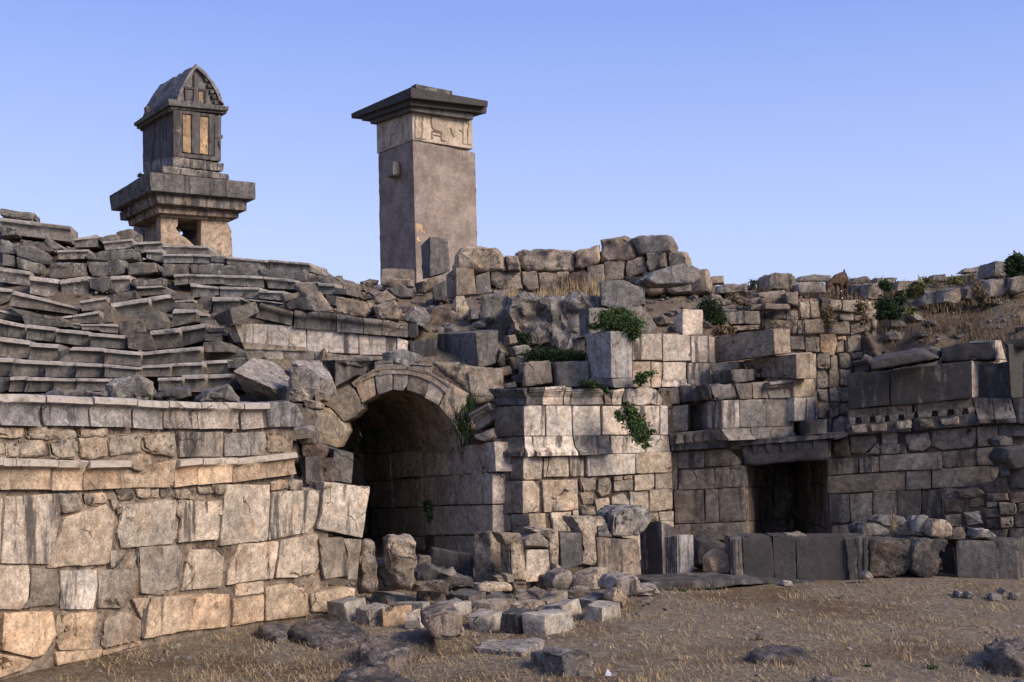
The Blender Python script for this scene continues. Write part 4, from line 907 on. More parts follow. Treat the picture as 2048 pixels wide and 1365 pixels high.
# ---------------------------------------------------------------- seats
SEATS = {1: '''d 0,1215 70,1215 60,1295 0,1320; sL 75,1210 185,1205 160,1310 60,1310; sL 192,1208 372,1215 358,1305 165,1310; sL 375,1215 528,1218 515,1300 362,1305; sL 532,1215 772,1218 770,1300 518,1300; sL 1080,1215 1248,1208 1245,1300 1080,1300; sL 1250,1200 1400,1190 1395,1310 1248,1310; sL 1405,1192 1580,1188 1560,1290 1398,1310''',
 2: '''sL 0,1075 92,1080 80,1203 0,1205; sL 98,1085 310,1098 305,1205 60,1205; sL 312,1098 525,1110 510,1212 308,1208; sL 530,1112 712,1122 710,1212 515,1212; sL 716,1122 970,1142 965,1205 712,1212; sL 975,1132 1160,1120 1160,1205 968,1205; sL 1163,1120 1380,1108 1370,1200 1165,1205; sL 1382,1102 1562,1092 1558,1185 1375,1192; S 1565,1085 1640,1080 1680,1080 1600,1150 1565,1150''',
 3: '''sL 0,935 208,960 190,1080 0,1070; sL 210,975 405,985 375,1100 195,1090; s 395,1040 500,1008 520,1090 390,1095; sL 502,1005 712,1012 710,1115 400,1100; sL 716,1018 965,1040 950,1135 712,1118; sL 968,1040 1370,1000 1355,1105 960,1135; s 1380,970 1500,965 1580,1010 1680,1050 1690,1080 1500,1098 1370,1100''',
 4: '''sL 0,815 170,850 172,945 0,930; sL 185,848 380,870 365,970 178,950; sL 388,880 608,900 605,1005 378,970; sL 612,908 858,925 858,1015 612,1005; s 870,910 1020,905 1055,1030 960,1030 870,1015; sL 1030,895 1225,872 1230,1005 1055,1020; sL 1230,870 1410,842 1390,960 1250,1000; sL 1420,915 1560,910 1580,975 1415,965; s 1415,870 1525,872 1525,905 1418,905''',
 5: '''sL 0,750 155,795 140,830 0,810; s 150,790 495,840 490,870 170,850; s 50,735 200,760 400,815 390,825 150,790; sL 498,842 545,845 545,880 500,875; sL 555,850 678,848 680,890 560,885; sL 680,845 805,850 800,910 682,900; s 808,830 970,815 985,900 860,930 810,910; s 945,790 1080,755 1125,830 1110,880 1000,895 975,850; sL 1190,745 1340,750 1335,830 1160,870; sL 1340,780 1420,780 1425,830 1340,825''',
 6: '''sL 0,600 90,612 60,690 0,715; sL 100,620 550,740 530,785 60,720; sL 420,800 675,757 668,840 500,840; s 630,740 750,720 775,835 675,840; sL 760,705 1015,668 1015,800 790,825; sL 1018,665 1180,640 1200,755 1018,800; sL 545,690 725,660 720,740 560,760; s 730,650 920,615 935,670 730,720; sL 935,590 1100,585 1200,640 960,655; sL 1195,690 1320,685 1320,730 1200,735; s 1375,660 1450,655 1440,770 1320,730; sL 1455,665 1640,672 1640,750 1450,780''',
 7: '''SL 0,458 208,492 205,590 0,560; SL 205,520 405,545 385,670 205,640; SL 415,545 600,520 605,650 420,670; d 600,540 750,525 755,600 700,635 610,600; SL 760,520 885,515 885,620 765,625; S 890,540 1110,540 1110,580 920,600; SL 1190,510 1285,505 1280,575 1190,585; SL 1290,508 1530,514 1530,575 1290,575; SL 1534,514 1774,522 1774,580 1534,580; SL 1305,570 1490,595 1490,650 1300,670; SL 1505,590 1774,600 1774,660 1510,665''',
 8: '''S 20,370 100,385 100,460 10,450; S 105,385 290,440 280,515 110,465; S 340,430 580,430 600,520 450,535 340,530; S 585,420 850,415 850,500 770,525 620,520; S 865,430 1060,430 1080,500 870,515; S 1110,435 1290,435 1290,505 1100,525; S 1294,435 1530,440 1530,510 1294,505; S 1534,440 1774,450 1774,515 1534,510; SL 390,345 605,340 600,400 400,405; S 560,385 750,340 915,330 910,400 850,410 600,415; SL 995,345 1110,340 1110,430 1000,400; SL 1115,370 1318,370 1318,430 1115,430; SL 1325,370 1540,380 1540,435 1325,430; SL 1550,390 1774,410 1774,450 1550,440''',
 9: '''SL 915,290 1105,285 1105,340 920,370; SL 1115,310 1420,315 1430,375 1115,365; SL 505,265 660,240 665,320 510,325; SL 700,285 900,265 905,325 720,345; S 790,220 900,198 902,265 795,275; S 665,255 790,235 790,275 690,290; SL 0,122 485,182 480,285 0,225; S 0,55 235,90 235,140 130,125 0,110'''}
SEATS_D = {7: '''SL 0,240 365,245 360,325 0,300; SL 370,250 585,275 590,340 400,330; SL 590,290 740,290 740,340 592,338; SL 745,295 855,300 845,375 740,370; s 850,325 935,340 935,375 850,370; SL 65,320 330,325 330,400 70,390; SL 335,345 500,350 490,415 335,400''',
 8: '''SL 110,115 400,140 400,205 115,165; SL 405,135 680,160 695,220 410,200; S 0,105 105,115 100,165 0,150; S 330,195 400,200 655,215 650,290 400,260 350,240; S 665,240 860,255 920,295 910,340 740,295 670,290; S 0,165 330,200 360,250 0,240''',
 6: '''sL 20,390 210,395 210,460 30,500; sL 215,398 500,432 490,460 340,450; s 790,375 860,380 860,450 800,440; s 0,505 110,500 60,560 0,570'''}
ORD = ['first', 'second', 'third', 'fourth', 'fifth', 'sixth', 'seventh', 'eighth', 'ninth', 'tenth', 'eleventh', 'twelfth', 'thirteenth', 'fourteenth', 'fifteenth', 'sixteenth', 'seventeenth', 'eighteenth', 'nineteenth', 'twentieth', 'twenty-first', 'twenty-second', 'twenty-third']
rows = {}
for src, fr in ((SEATS, 'C'), (SEATS_D, 'D')):
    for r_, txt in src.items():
        for e in txt.split(';'):
            h, pts = e.strip().split(' ', 1); rows.setdefault(r_, []).append((h, fpx(fr, pts)))
for r_ in sorted(rows):
    lst = sorted(rows[r_], key=lambda q: (min(p[0] for p in q[1])))
    if r_ <= 5: fit = np.polyfit([sum(p[0] for p in q[1]) / len(q[1]) for q in lst], [yseat((q[1][0][1] + q[1][1][1]) / 2) for q in lst], 2)
    for i, (h, px) in enumerate(lst):
        ty = (px[0][1] + px[1][1]) / 2; cx = sum(p[0] for p in px) / len(px)
        Y = yseat(ty)
        if r_ <= 5: Y = .8 * float(np.polyval(fit, cx)) + .2 * Y
        Y += random.uniform(-.03, .03)
        if len(px) != 4 or px is None: Y -= .05
        s_ = Flat(Y, R(14 - 24 * cx / 520.0))
        o_ = [Vector(s_.hit(x, y)[0]) for x, y in px]
        # swing the face about its middle so that the row bends round the orchestra
        c3 = sum(o_, Vector()) / len(o_); n = s_.n
        q = []
        for (x, y), p in zip(px, o_):
            d = ray(x, y); t = (c3.x * n.x + c3.y * n.y) / (d.x * n.x + d.y * n.y); q.append(Vector((d.x * t, d.y * t, CAM_H + d.z * t)))
        k = h[0]
        where = f'{ORD[i]} from the left in the {ORD[r_-1]} row above the parapet'
        if h.endswith('L') and len(q) == 4:
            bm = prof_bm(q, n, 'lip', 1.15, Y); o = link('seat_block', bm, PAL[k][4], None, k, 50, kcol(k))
            tilt = abs(px[0][1] - px[1][1]) > .13 * abs(px[1][0] - px[0][0])
            lab = ('lichen-spotted ' if k == 'S' else 'grey ') + ('tilted ' if tilt else '') + 'lipped seat, ' + where
        else:
            o = stone_poly('seat_block', None, q, n, k, 1.1, 'rough' if k == 'S' else 'ash')
            lab = ('lichened ' if k == 'S' else 'grey ') + 'broken seat, ' + where
        tag(o, lab, 'seat block', 'stone seat blocks of the theatre')
# steps of the stair beside the seats
for i, (y, x0, x1) in enumerate(((722, 455, 490), (690, 410, 462), (668, 410, 440), (640, 400, 430), (606, 350, 392), (586, 345, 372))):
    Y = yseat(y) - .2
    o = course(None, Flat(Y), 'X', f's: {x0},{y} {x1},{y+1} {x1},{y+14} {x0},{y+14}', 'stair_step', .7)[0]
    tag(o, f'small worn stair step between the seat blocks, {ORD[i]} from the bottom', 'step', 'worn stair steps beside the seats')

# ---------------------------------------------------------------- loose blocks; each entry: label | name | category | how
LOOSE = '''
flat pale topped grey block nearest the orchestra wall at the left of the block rows|G|N|85,212 118,440 305,240 370,488 590,160 606,425|g
grey block with smooth flat top next to the ochre block numbered in black|G|N|437,288 460,490 610,340 618,520 890,268 860,500|g
ochre block with black painted number on its face|G|N|772,300 775,505 800,306 812,530 1172,258 1190,480|w
small moulded block with striped left face and pale numbered right face|G|N|1108,345 1085,560 1266,306 1290,556 1470,345 1480,500|P
grey square block with triangular dark front behind the ochre numbered block|G|N|655,78 664,215 840,130 895,268 1212,150 1214,215|g
flat grey block half hidden behind the ochre numbered block|G|K|716,480 720,512 852,482 855,522 884,474 884,510|g
square grey block with dark front at the back left beside the upright stones|G|N|1235,58 1240,195 1545,110 1552,222 1615,88 1612,205|d
wide flat grey block with a dark hole in its top|G|Q|50,148 55,232 315,187 318,262 520,130 522,220 310,105|d
long flat grey block with pale right end in the middle row of loose blocks|G|Q|-106,255 -100,352 150,266 160,420 345,236 358,400 80,228|g
low flat slab at the back of the loose blocks under the bright cream slab|G|Q|520,166 525,222 680,172 680,222 820,165 822,208 640,138|d
low flat slab beside the two brown field stones|G|Q|830,168 845,240 890,214 890,248 1112,196 1115,236 990,116|t
flat slab behind the largest loose block, edge towards the tall slab|G|Q|370,242 385,335 560,274 580,345 830,206 800,325 640,196|t
pale topped flat slab in the third line of loose blocks|G|Q|770,264 768,326 860,288 862,334 1190,220 1195,300 1000,208|t
grey slanting slab before the speckled lichened block|G|U|0,422 0,480 80,472 85,510 305,352 318,440 140,346|g
lichen speckled pale block at the right end of the block rows|G|U|428,432 440,545 590,462 600,565 770,382 785,480 600,354|l
pale topped block with dark undercut front in the front row of blocks|G|Q|300,412 365,560 540,442 530,575 700,342 690,530 440,318|g
rough grey block wedged against the largest loose block|G|Q|690,372 655,600 850,402 860,625 1060,332 1010,605 810,308|d
largest loose grey block with flat top in the front row|G|Q|912,377 940,632 1170,402 1195,655 1461,348 1558,575 1250,314|g
grey block leaning with its pale flank behind the largest loose block|G|U|60,517 75,600 236,514 300,655 430,437 482,605 280,438|g
dark block with slanting right flank at the right end of the front row|G|U|530,502 452,722 690,542 690,742 900,482 915,655 640,448|g
brown squared field stone resting on a low slab beside the upright slabs|G|U|345,182 345,325 615,112 605,338 802,72 815,275 520,54|r
low slab carrying the brown squared field stone|G|U|315,342 320,425 600,362 600,430 765,340 790,385 560,330|b
brown block beside the pale rough stone in front of the low wall|G|K|1345,352 1350,415 1430,352 1432,425 1475,345 1478,418|b
square foreground block with pitted lichened top nearest the camera|G|W|935,165 940,245 1100,192 1105,302 1250,156 1282,296 1060,134|q
flat tilted foreground slab with pitted grey top|G|W|640,146 650,168 890,162 890,204 1005,106 1008,140 720,91|q
'''
POLY = '''
big rough pale boulder facing front among the loose blocks|N|1370,430 1440,405 1580,348 1800,345 1842,560 1905,640 1640,722 1500,705 1385,580|t.rough|13.6|.7|pale_boulder
rough pale boulder at the far right of the loose blocks below the fluted block|U|835,270 865,215 1000,200 1095,205 1140,270 1185,345 1100,400 1000,440 920,400 820,380 790,330|p.rough|17.1|.7|boulder
small ochre pointed stone at the foot of the rough pale boulder|U|800,420 870,352 910,360 985,400 985,470 925,560 905,480 810,465|w.rough|16.9|.4|boulder
pale rough stone between the two brown blocks|U|135,235 180,170 310,115 355,150 340,320 240,340 140,330|r.rough|17.7|.5|boulder
tall rough standing stone inside the arch mouth with warm right side|K|675,185 700,172 800,178 828,200 826,300 798,424 745,420 690,330|r.boulder|17.2|.6|standing_stone
narrow rough standing stone against the end of the orchestra wall|K|568,215 590,200 632,208 640,300 636,430 562,440|r.boulder|17.3|.5|standing_stone
low brown rubble heap between the two standing stones|K|625,300 690,285 720,330 745,420 640,430|r.boulder|17.6|.5|boulder
dark leaning slab inside the archway behind the standing stones|K|898,228 1085,258 1090,400 890,345|d|20.6|.35|leaning_slab
flat fallen slab sloping towards the dark leaning slab|K|826,340 880,312 1000,350 1078,372 1088,405 960,420 830,380|d.boulder|18.9|.7|fallen_slab
small grey stone perched on the fallen slab in the archway|K|945,345 1000,318 1010,345 985,360|g.boulder|18.7|.3|boulder
grey boulder at the left side of the archway floor|K|820,300 840,265 890,270 888,320 830,330|v.boulder|19.8|.5|boulder
flat brown stone lying behind the dark fronted square block|K|812,392 960,385 976,410 970,440 815,425|b.boulder|17.3|.5|boulder
dark boulder in shade behind the ochre moulded fragment|J|245,1100 270,1045 340,1018 430,1075 425,1190 330,1200 250,1180|k.boulder|21.3|.7|boulder
ochre broken moulded fragment leaning beside the low dark block row|J|328,1150 350,1125 410,1095 442,1120 440,1215 380,1232 335,1225|o.rough|20.3|.4|fragment
dark conglomerate rock beside the moulded end of the low block row|J|1195,1085 1240,1045 1415,1040 1428,1100 1425,1200 1350,1250 1200,1235|G.rough|20.3|.9|boulder
brown conglomerate rock with hollow base left of the right hand block|J|1432,1080 1475,1035 1600,1030 1645,1045 1625,1085 1588,1110 1575,1230 1500,1262 1435,1195|G.rough|20.2|.9|boulder
pale carved capital fragment with leaf ribs on the conglomerate rock|J|1530,960 1555,925 1620,930 1655,970 1650,1010 1600,1030 1535,1015|r.rough|20.3|.4|capital_fragment
rough grey fragment leaning against the carved capital fragment|J|1440,950 1470,915 1525,908 1532,960 1525,1000 1450,1005|g.boulder|20.5|.4|boulder
grey boulder left of the dry twigs on the conglomerate rock|J|1155,975 1190,948 1262,950 1312,985 1300,1012 1165,1020|l.rough|20.9|.5|boulder
flat grey boulder behind the dry twigs against the shaded wall|J|1238,935 1275,910 1395,908 1410,940 1390,965 1260,965|l.boulder|21.3|.5|boulder
triangular pale stone leaning on the soil before the conglomerate rock|J|1172,1235 1195,1208 1238,1245 1225,1262 1180,1262|p.boulder|19.4|.2|stone
small white stone on the soil before the low dark block row|J|722,1285 735,1265 775,1265 785,1290 730,1295|p.boulder|19.3|.2|stone
small grey boulder on top of the right hand rubble beside the large block|J|1780,1025 1800,985 1850,980 1905,1020 1895,1035|l.boulder|20.4|.4|boulder
dark boulder at the right edge on top of the rubble wall|J|1940,590 1960,540 2060,525 2080,640 1995,658|k.boulder|20.6|.6|boulder
rough dark stone above the dark boulder at the right edge|J|1898,490 1930,470 1985,480 1990,525 1910,528|d.boulder|20.9|.4|boulder
small stone at the left end of the plinth slab|J|-60,1300 -20,1285 40,1290 60,1330 20,1345 -50,1345|g.boulder|18.3|.4|stone
'''
FLAT = '''
long flat outcrop slab sunk in the soil by the orchestra wall|K|218,610 240,575 330,560 480,565 560,585 600,612 560,650 400,668 300,655|G|.1
brown flat outcrop left of the long outcrop slab|K|85,592 120,575 210,572 225,600 215,640 170,645 100,615|G|.1
low dark rounded outcrop in front of the rough pale boulder|W|60,115 180,82 300,64 400,64 440,100 420,125 300,165 290,190 200,212 60,195|G|.17
dark pitted outcrop at the bottom edge of the picture|K|440,840 470,800 560,775 650,790 760,815 820,850 780,900 450,900|G|.15
flat pale crusted outcrop alone in the dry grass on the right|L|540,850 560,815 640,798 760,795 850,815 870,845 800,868 600,872|G|.1
sloping boulder at the lower right corner|L|1830,830 1900,785 2048,755 2120,770 2120,870 2020,880 1900,860|G|.2
small pale crusted outcrop at the bottom right of centre|L|890,975 930,955 1000,950 1060,980 1040,1010 900,1010|G|.06
'''
def loose(o, label, cat='stone block'): tag(o, label, cat, 'loose stones lying in the ruins'); return o
for ln in LOOSE.strip().split('\n'):
    lab, how, fr, pts, k = ln.split('|')
    o = loose(ghexa('loose_block', None, fr, pts, k, 'rough' if k in 'Grbq' else 'ash'), lab)
    if k == 'g': o.color = (.36, .318, .258, .15)
    if 'ochre block with black' in lab: NUM1 = o
    if 'striped left' in lab: NUM2 = o
for ln in POLY.strip().split('\n'):
    lab, fr, pts, k, Y, d, nm = ln.split('|')
    k, _, sty = k.partition('.')
    px = fpx(fr, pts); s_ = Flat(float(Y), R(12)); 
    c0 = P(sum(p[0] for p in px) / len(px), sum(p[1] for p in px) / len(px), float(Y)); n = Vector((math.sin(R(12)), -math.cos(R(12)), 0))
    q = [P(x, y, float(Y)) for x, y in px]
    loose(stone_poly(nm, None, q, n, k, float(d), sty or None), lab, 'boulder' if 'boulder' in nm or 'stone' == nm else 'stone')
for ln in FLAT.strip().split('\n'):
    lab, fr, pts, k, h = ln.split('|')
    q = [GP(x, y, float(h) * .8) for x, y in fpx(fr, pts)]
    c = sum(q, Vector()) / len(q); bm = bmesh.new(); rings = []
    for kk, z in ((1.03, -.12), (1.0, float(h) * .5), (.93, float(h) * .95), (.5, float(h) * 1.0)):
        rings.append([bm.verts.new((c.x + (p.x - c.x) * kk, c.y + (p.y - c.y) * kk, z)) for p in q])
    n = len(q)
    for a, b in zip(rings, rings[1:]):
        for i in range(n): bm.faces.new((a[i], a[(i + 1) % n], b[(i + 1) % n], b[i]))
    bm.faces.new(rings[-1]); bm.faces.new(rings[0][::-1])
    bmesh.ops.recalc_face_normals(bm, faces=bm.faces[:])
    refine(bm, .07); weather(bm, float(h) * .4, 2.5, .1, nseed()); weather(bm, float(h) * .25, 9, 0, nseed())
    loose(link('outcrop', bm, PAL[k][4], None, k, 0, kcol(k)), lab, 'rock')
# squared blocks at the right edge
o = loose(ghexa('squared_block', None, 'J', '1668,1046 1680,1256 1996,1042 2012,1260 2042,1022 2052,1240', 'k', 'ash'), 'large squared dark block with pale rim at the right edge of the orchestra')
o.color = (.12, .108, .1, .5)
loose(ghexa('small_block', None, 'J', '1585,1084 1602,1212 1655,1070 1672,1222 1690,1060 1692,1210', 'k', 'fine'), 'small dark block tucked against the large squared block at the right edge')
for i, (x, y, w) in enumerate(((1760, 525, 46), (1900, 535, 66), (2010, 530, 60), (1700, 520, 30), (1950, 508, 30))):
    g = GP(*fpx('L', f'{x},{y+18}')[0]); q = [P(*p, g.y) for p in fpx('L', f'{x-w/2},{y} {x-w*.2},{y-16} {x+w*.3},{y-14} {x+w/2},{y+2} {x+w*.35},{y+18} {x-w*.4},{y+18}')]
    loose(stone_poly('stone', None, q, Vector((0, -1, 0)), 'l', .25, 'boulder'), 'small stone on the grass below the large squared block, ' + ORD[[3, 0, 1, 4, 2].index(i)] + ' in size', 'stone')
def painted(text, parent, fr, a, b, hgt):
    """number painted by the excavators on a block"""
    cu = bpy.data.curves.new('painted_number', 'FONT'); cu.body = text; cu.extrude = .002; cu.size = 1
    t = bpy.data.objects.new('painted_number', cu); COL.objects.link(t)
    dg = bpy.context.evaluated_depsgraph_get(); me = bpy.data.meshes.new_from_object(t.evaluated_get(dg)); bpy.data.objects.remove(t)
    A, B = a, b; u = (B - A); w = u.length; u.normalize(); up = Vector((0, 0, 1)); n = u.cross(up); up = n.cross(u) * -1
    up = Vector((0, 0, 1)) - u * u.z
    xs = [v.co.x for v in me.vertices]; s = w / (max(xs) - min(xs)); sy = hgt / .72
    for v in me.vertices: v.co = A + u * (v.co.x - min(xs)) * s + up * v.co.y * sy + n * v.co.z
    me.materials.append(M_PAINT); o = bpy.data.objects.new('painted_number', me); COL.objects.link(o)
    cen = sum((v.co for v in me.vertices), Vector()) / len(me.vertices)
    for v in me.vertices: v.co -= cen
    o.parent = parent; o.location = cen - parent.location
def face_pt(fr, text, sx, sy, out=.03):
    top, bot = ghexa_pts(fpx(fr, text)); # right face: N -> R
    N, Rr = top[0], top[1]; Nb, Rb = bot[0], bot[1]
    p = N.lerp(Rr, sx).lerp(Nb.lerp(Rb, sx), sy); n = (Rr - N).cross(Nb - N).normalized()
    if n.y > 0: n = -n
    return p + n * out
T1 = '772,300 775,505 800,306 812,530 1172,258 1190,480'; T2 = '1108,345 1085,560 1266,306 1290,556 1470,345 1480,500'
painted('T4659', NUM1, 'N', face_pt('N', T1, .02, .16), face_pt('N', T1, .32, .16), .075)
painted('T46', NUM2, 'N', face_pt('N', T2, .15, .14), face_pt('N', T2, .5, .14), .06)
bmx = bmesh.new()
top_, bot_ = ghexa_pts(fpx('N', T2)); nn = (top_[3] - top_[0]).cross(bot_[0] - top_[0]).normalized(); nn = -nn if nn.y > 0 else nn
for i in range(6):
    a, b = .55 + i * .07, .55 + i * .07 + .04; q = [top_[0].lerp(bot_[0], a), top_[3].lerp(bot_[3], a), top_[3].lerp(bot_[3], b), top_[0].lerp(bot_[0], b)]
    s = prism_bm([p + nn * (.02 + .005 * i) for p in q], [p - nn * .02 for p in q]); me = bpy.data.meshes.new('t'); s.to_mesh(me); s.free(); bmx.from_mesh(me)
link('moulding', bmx, PAL['g'][4], NUM2, 'g', 30, (.27, .245, .22, .2))

# ---------------------------------------------------------------- stones on the slopes; Y auto = stands on the hillside there
HILLST = '''
steep conglomerate bank in the hillside between the cornice and the pedestal|E|675,525 840,512 1000,512 1150,515 1240,522 1245,600 1150,640 1120,760 1050,800 900,805 760,790 690,720 662,620|q.bank|24.9|1.6
rounded earthy boulder below the stack of corner blocks|E|102,650 130,575 200,548 262,560 288,640 275,720 205,752 122,745|m.boulder|26.6|.9
lichened boulder behind the tilted boulder above the parapet end|D|520,880 690,903 732,960 715,1125 600,1110 560,1000|l.boulder|20.3|.9
rough low boulder standing on the crown of the arch|D|1210,765 1330,748 1452,790 1450,832 1220,832|l.boulder|23.3|.8
flat grey stone lying on the arch voussoirs|D|1225,825 1360,808 1445,838 1360,860|l.boulder|23.1|.6
first of three field stones packed right of the arch crown, leftmost|D|1525,865 1600,845 1632,890 1600,922 1530,892|g.boulder|23.1|.5
field stone packed right of the arch crown, lowest of the cluster|D|1620,907 1680,890 1692,950 1640,972|r.boulder|23.1|.5
flat field stone at the top of the cluster right of the arch crown|D|1615,845 1690,832 1702,890 1650,892|g.boulder|23.3|.5
rounded field stone beside the cream block right of the arch crown|D|1700,845 1755,848 1762,895 1710,902|g.boulder|23.2|.5
triangular field stone above the right haunch of the arch|D|1685,950 1752,905 1742,992 1690,975|r.boulder|23.05|.5
cream squared block at the right shoulder of the arch|E|375,987 585,967 590,1000 555,1150 400,1147|c|23.0|.7
pale slab tilted steeply on the slope above the dark cornice|D|575,302 700,288 857,490 735,494|t.rough|a|.4
dark pointed boulder lying left of the steeply tilted slab|D|505,442 600,385 682,390 732,490 520,474|d.boulder|a|.7
grey wedge stone on the last seat rows above the dark boulder|D|480,378 600,357 650,378 510,432|g.boulder|a|.6
grey square block with rough face right of the steeply tilted slab|D|860,385 1085,420 1102,490 1060,527 900,512 858,500|t.rough|a|.9
brown boulder right of the grey square block above the cornice|D|1120,447 1265,408 1312,480 1295,552 1160,547|r.boulder|a|.8
angular grey boulder at the right end of the dark cornice|D|1308,542 1390,448 1505,520 1460,605 1400,575|g.boulder|24.4|.9
rounded grey stone on the rubble slope under the pillar|D|1112,382 1200,340 1272,400 1180,437 1125,432|t.boulder|a|.6
long dark boulder on the rubble slope at the pillar foot|D|1205,335 1300,303 1400,340 1387,392 1280,402|d.boulder|a|.8
small pale stone below the wall end at the top of the slope|D|935,350 985,330 1010,380 950,400|r.boulder|a|.4
pale stone in the rubble left of the rounded grey stone|D|1010,385 1080,370 1115,400 1050,412|r.boulder|a|.4
flat stone in the rubble above the last seat row|D|955,310 1050,300 1060,345 965,340|g.boulder|a|.5
stone on the skyline between the two tombs, left|D|690,222 800,215 850,250 800,280 700,262|t.boulder|a|.6
stone on the skyline between the two tombs, right|D|850,240 905,240 915,285 860,285|t.boulder|a|.5
rough stone on the skyline just left of the pillar|D|1030,285 1090,265 1160,275 1150,300 1040,305|t.boulder|a|.6
grey stone under the skyline left of the pillar|D|915,295 990,290 1030,335 990,360 920,330|g.boulder|a|.6
squared block leaning against the foot of the pillar|D|1163,300 1175,205 1210,195 1385,200 1390,295 1210,312|t|a|.7
small rubble stone under the block at the pillar foot|D|1205,290 1260,262 1390,275 1395,320 1230,330|r.boulder|a|.5
wide dark block lying right of the dark cornice|E|0,795 175,765 178,912 0,918|d|24.3|.8
angular stone on the earth slope left of the corner blocks|E|0,600 20,558 90,565 132,632 100,700 20,690|g.boulder|a|.8
small grey stone under the angular stone on the earth slope|E|-30,680 40,668 58,705 50,760 -20,768|g.boulder|a|.6
small upright grey block behind the stack of corner blocks|E|338,292 420,257 438,290 436,382 395,332|l|a|.6
grey upright stone right of the stack of corner blocks|E|425,367 515,333 528,470 430,487|g|a|.6
small grey cube stone beside the lower corner block|E|393,577 440,563 446,642 397,647|g|a|.5
dark overhanging block with lichened top on the earth bank|E|455,492 600,473 662,530 656,600 600,642 457,642|l.rough|a|.8
flat step slab above the dark overhanging block|E|540,457 692,448 692,492 550,492|g.rough|a|.8
layered stone under the tall block at the pillar|E|78,440 150,340 195,400 185,420 90,480|r.rough|a|.5
stone wedged beside the layered stone under the tall block|E|175,345 262,335 255,385 195,388|r.boulder|a|.4
dark stone in the shade below the layered stone|E|140,440 230,392 238,530 150,525|d.rough|a|.6
dark stone left of the layered stone below the pillar|E|30,410 85,395 80,470 35,480|d.boulder|a|.5
lichened stone among the roots in the hollow of the bank, upper|E|655,825 780,808 802,862 680,885|l.boulder|24.0|.6
pale stone in the hollow of the bank, lower|E|690,882 800,890 742,922 725,985 670,975|g.boulder|23.8|.6
thin upright stone right of the large dark block|E|568,922 588,838 615,850 622,950 590,960|r.boulder|23.9|.4
small stacked stones right of the large dark block|E|585,960 650,945 665,1010 600,1020|r.boulder|23.6|.4
grey stone at the left end of the moulded cap|E|665,1025 735,988 737,1062 680,1068|d.boulder|23.2|.5
lichened flat stone on the earth beside the moulded cap|E|605,1070 680,1048 692,1088 610,1094|l.boulder|23.1|.4
pale pointed stone on the earth in the hollow|E|637,755 690,743 707,800 645,812|r.boulder|24.2|.5
squared rough block standing behind the moulded cap, left|E|735,927 915,918 930,1062 740,1088|t.rough|23.0|.7
squared smooth block standing behind the moulded cap, right|E|945,922 1160,918 1165,1032 1085,1088 960,1085|g|23.0|.7
large grey block with a hole on top of the upper pedestal stones|E|1235,402 1385,390 1525,450 1532,550 1400,592 1240,557|l.rough|24.6|.8
small dark block left of the pedestal in the hollow|E|1058,772 1135,758 1140,892 1060,882|d|23.9|.5
grey stone with slanting side at the right of the green shrub|E|1405,577 1505,558 1606,690 1605,732 1480,730 1410,660|g|23.9|.6
slanting lichened slab lying on the wall top|F|-270,180 -180,120 -20,75 62,110 66,175 20,205 -200,215|l.rough|24.8|.8
upright rounded block on the skyline left of the goat|F|488,240 492,155 520,140 640,150 657,200 652,252|t.rough|a|.8
flat block behind the grazing goat|F|662,268 665,202 780,193 830,205 828,262 800,270|g.rough|a|.8
dark slab on the skyline above the flat block|F|660,192 690,160 760,150 865,155 868,190|g.rough|a|.7
dark boulder right of the goat|F|975,280 990,212 1095,212 1105,268 1090,285|d.boulder|a|.7
brown boulder beside the dark boulder right of the goat|F|1080,305 1110,207 1195,200 1202,300|t.boulder|a|.8
low skyline stone right of the goat|F|985,207 1000,172 1095,160 1125,200|g.boulder|a|.6
long low skyline stone behind the mullein plant|F|1125,205 1135,175 1275,170 1262,207|g.boulder|a|.6
wide grey boulder left of the mullein plant|F|1255,255 1262,192 1440,185 1425,250|t.boulder|a|.8
rounded boulder below the mullein plant, left of two|F|1418,345 1427,255 1530,248 1542,340|g.boulder|a|.8
rounded boulder below the mullein plant, right of two|F|1545,322 1548,248 1660,228 1682,290 1650,337|g.boulder|a|.8
pointed stone leaning on the upper slope under dry twigs|F|1680,300 1700,235 1760,220 1790,280 1740,310|g.boulder|a|.6
squared dark stone high on the right hand skyline|F|1858,165 1870,72 1960,72 1955,162|g.rough|a|.8
big boulder under the squared dark stone on the right|F|1825,290 1830,182 1930,172 1957,262 1900,295|t.boulder|a|.9
boulder at the right edge under the dark bush|F|1955,250 1965,170 2060,150 2090,250 2000,275|t.boulder|a|.9
flat skyline stone at the top of the right hand slope|F|1668,140 1700,115 1780,100 1770,135|g.boulder|a|.5
small skyline stone left of the squared dark stone|F|1480,195 1490,150 1570,148 1580,192|g.boulder|a|.5
flat dark slab at the foot of the hilltop wall on the right|F|165,265 175,213 350,208 358,262|g.boulder|a|.8
rounded stones on the skyline right of the hilltop wall|F|118,210 130,160 205,155 212,205|t.boulder|a|.5
small rubble stone on the skyline left of the upright rounded block|F|355,240 385,200 415,240|g.boulder|a|.4
pale rubble stone right of the green bush on the slope|F|90,330 130,290 195,330 150,350|r.boulder|a|.5
flat rubble slab above the polygonal wall|F|408,285 420,258 580,250 590,300 500,312|t.rough|a|.6
squared block at the left top of the polygonal wall|F|580,262 660,255 670,342 600,330|t.rough|27.0|.6
rubble stone on the slope left of the squared wall block|F|330,300 440,290 460,330 350,340|r.boulder|a|.5
rubble stone halfway up the slope right of the green bush|F|365,370 370,337 440,330 450,372|r.boulder|26.8|.5
low rubble stone below the flat dark slab|F|240,300 300,280 330,320 260,335|r.boulder|a|.4
pale stone block on the slope beside the hilltop wall foot|F|190,315 235,290 260,330 200,345|r.boulder|a|.4
'''
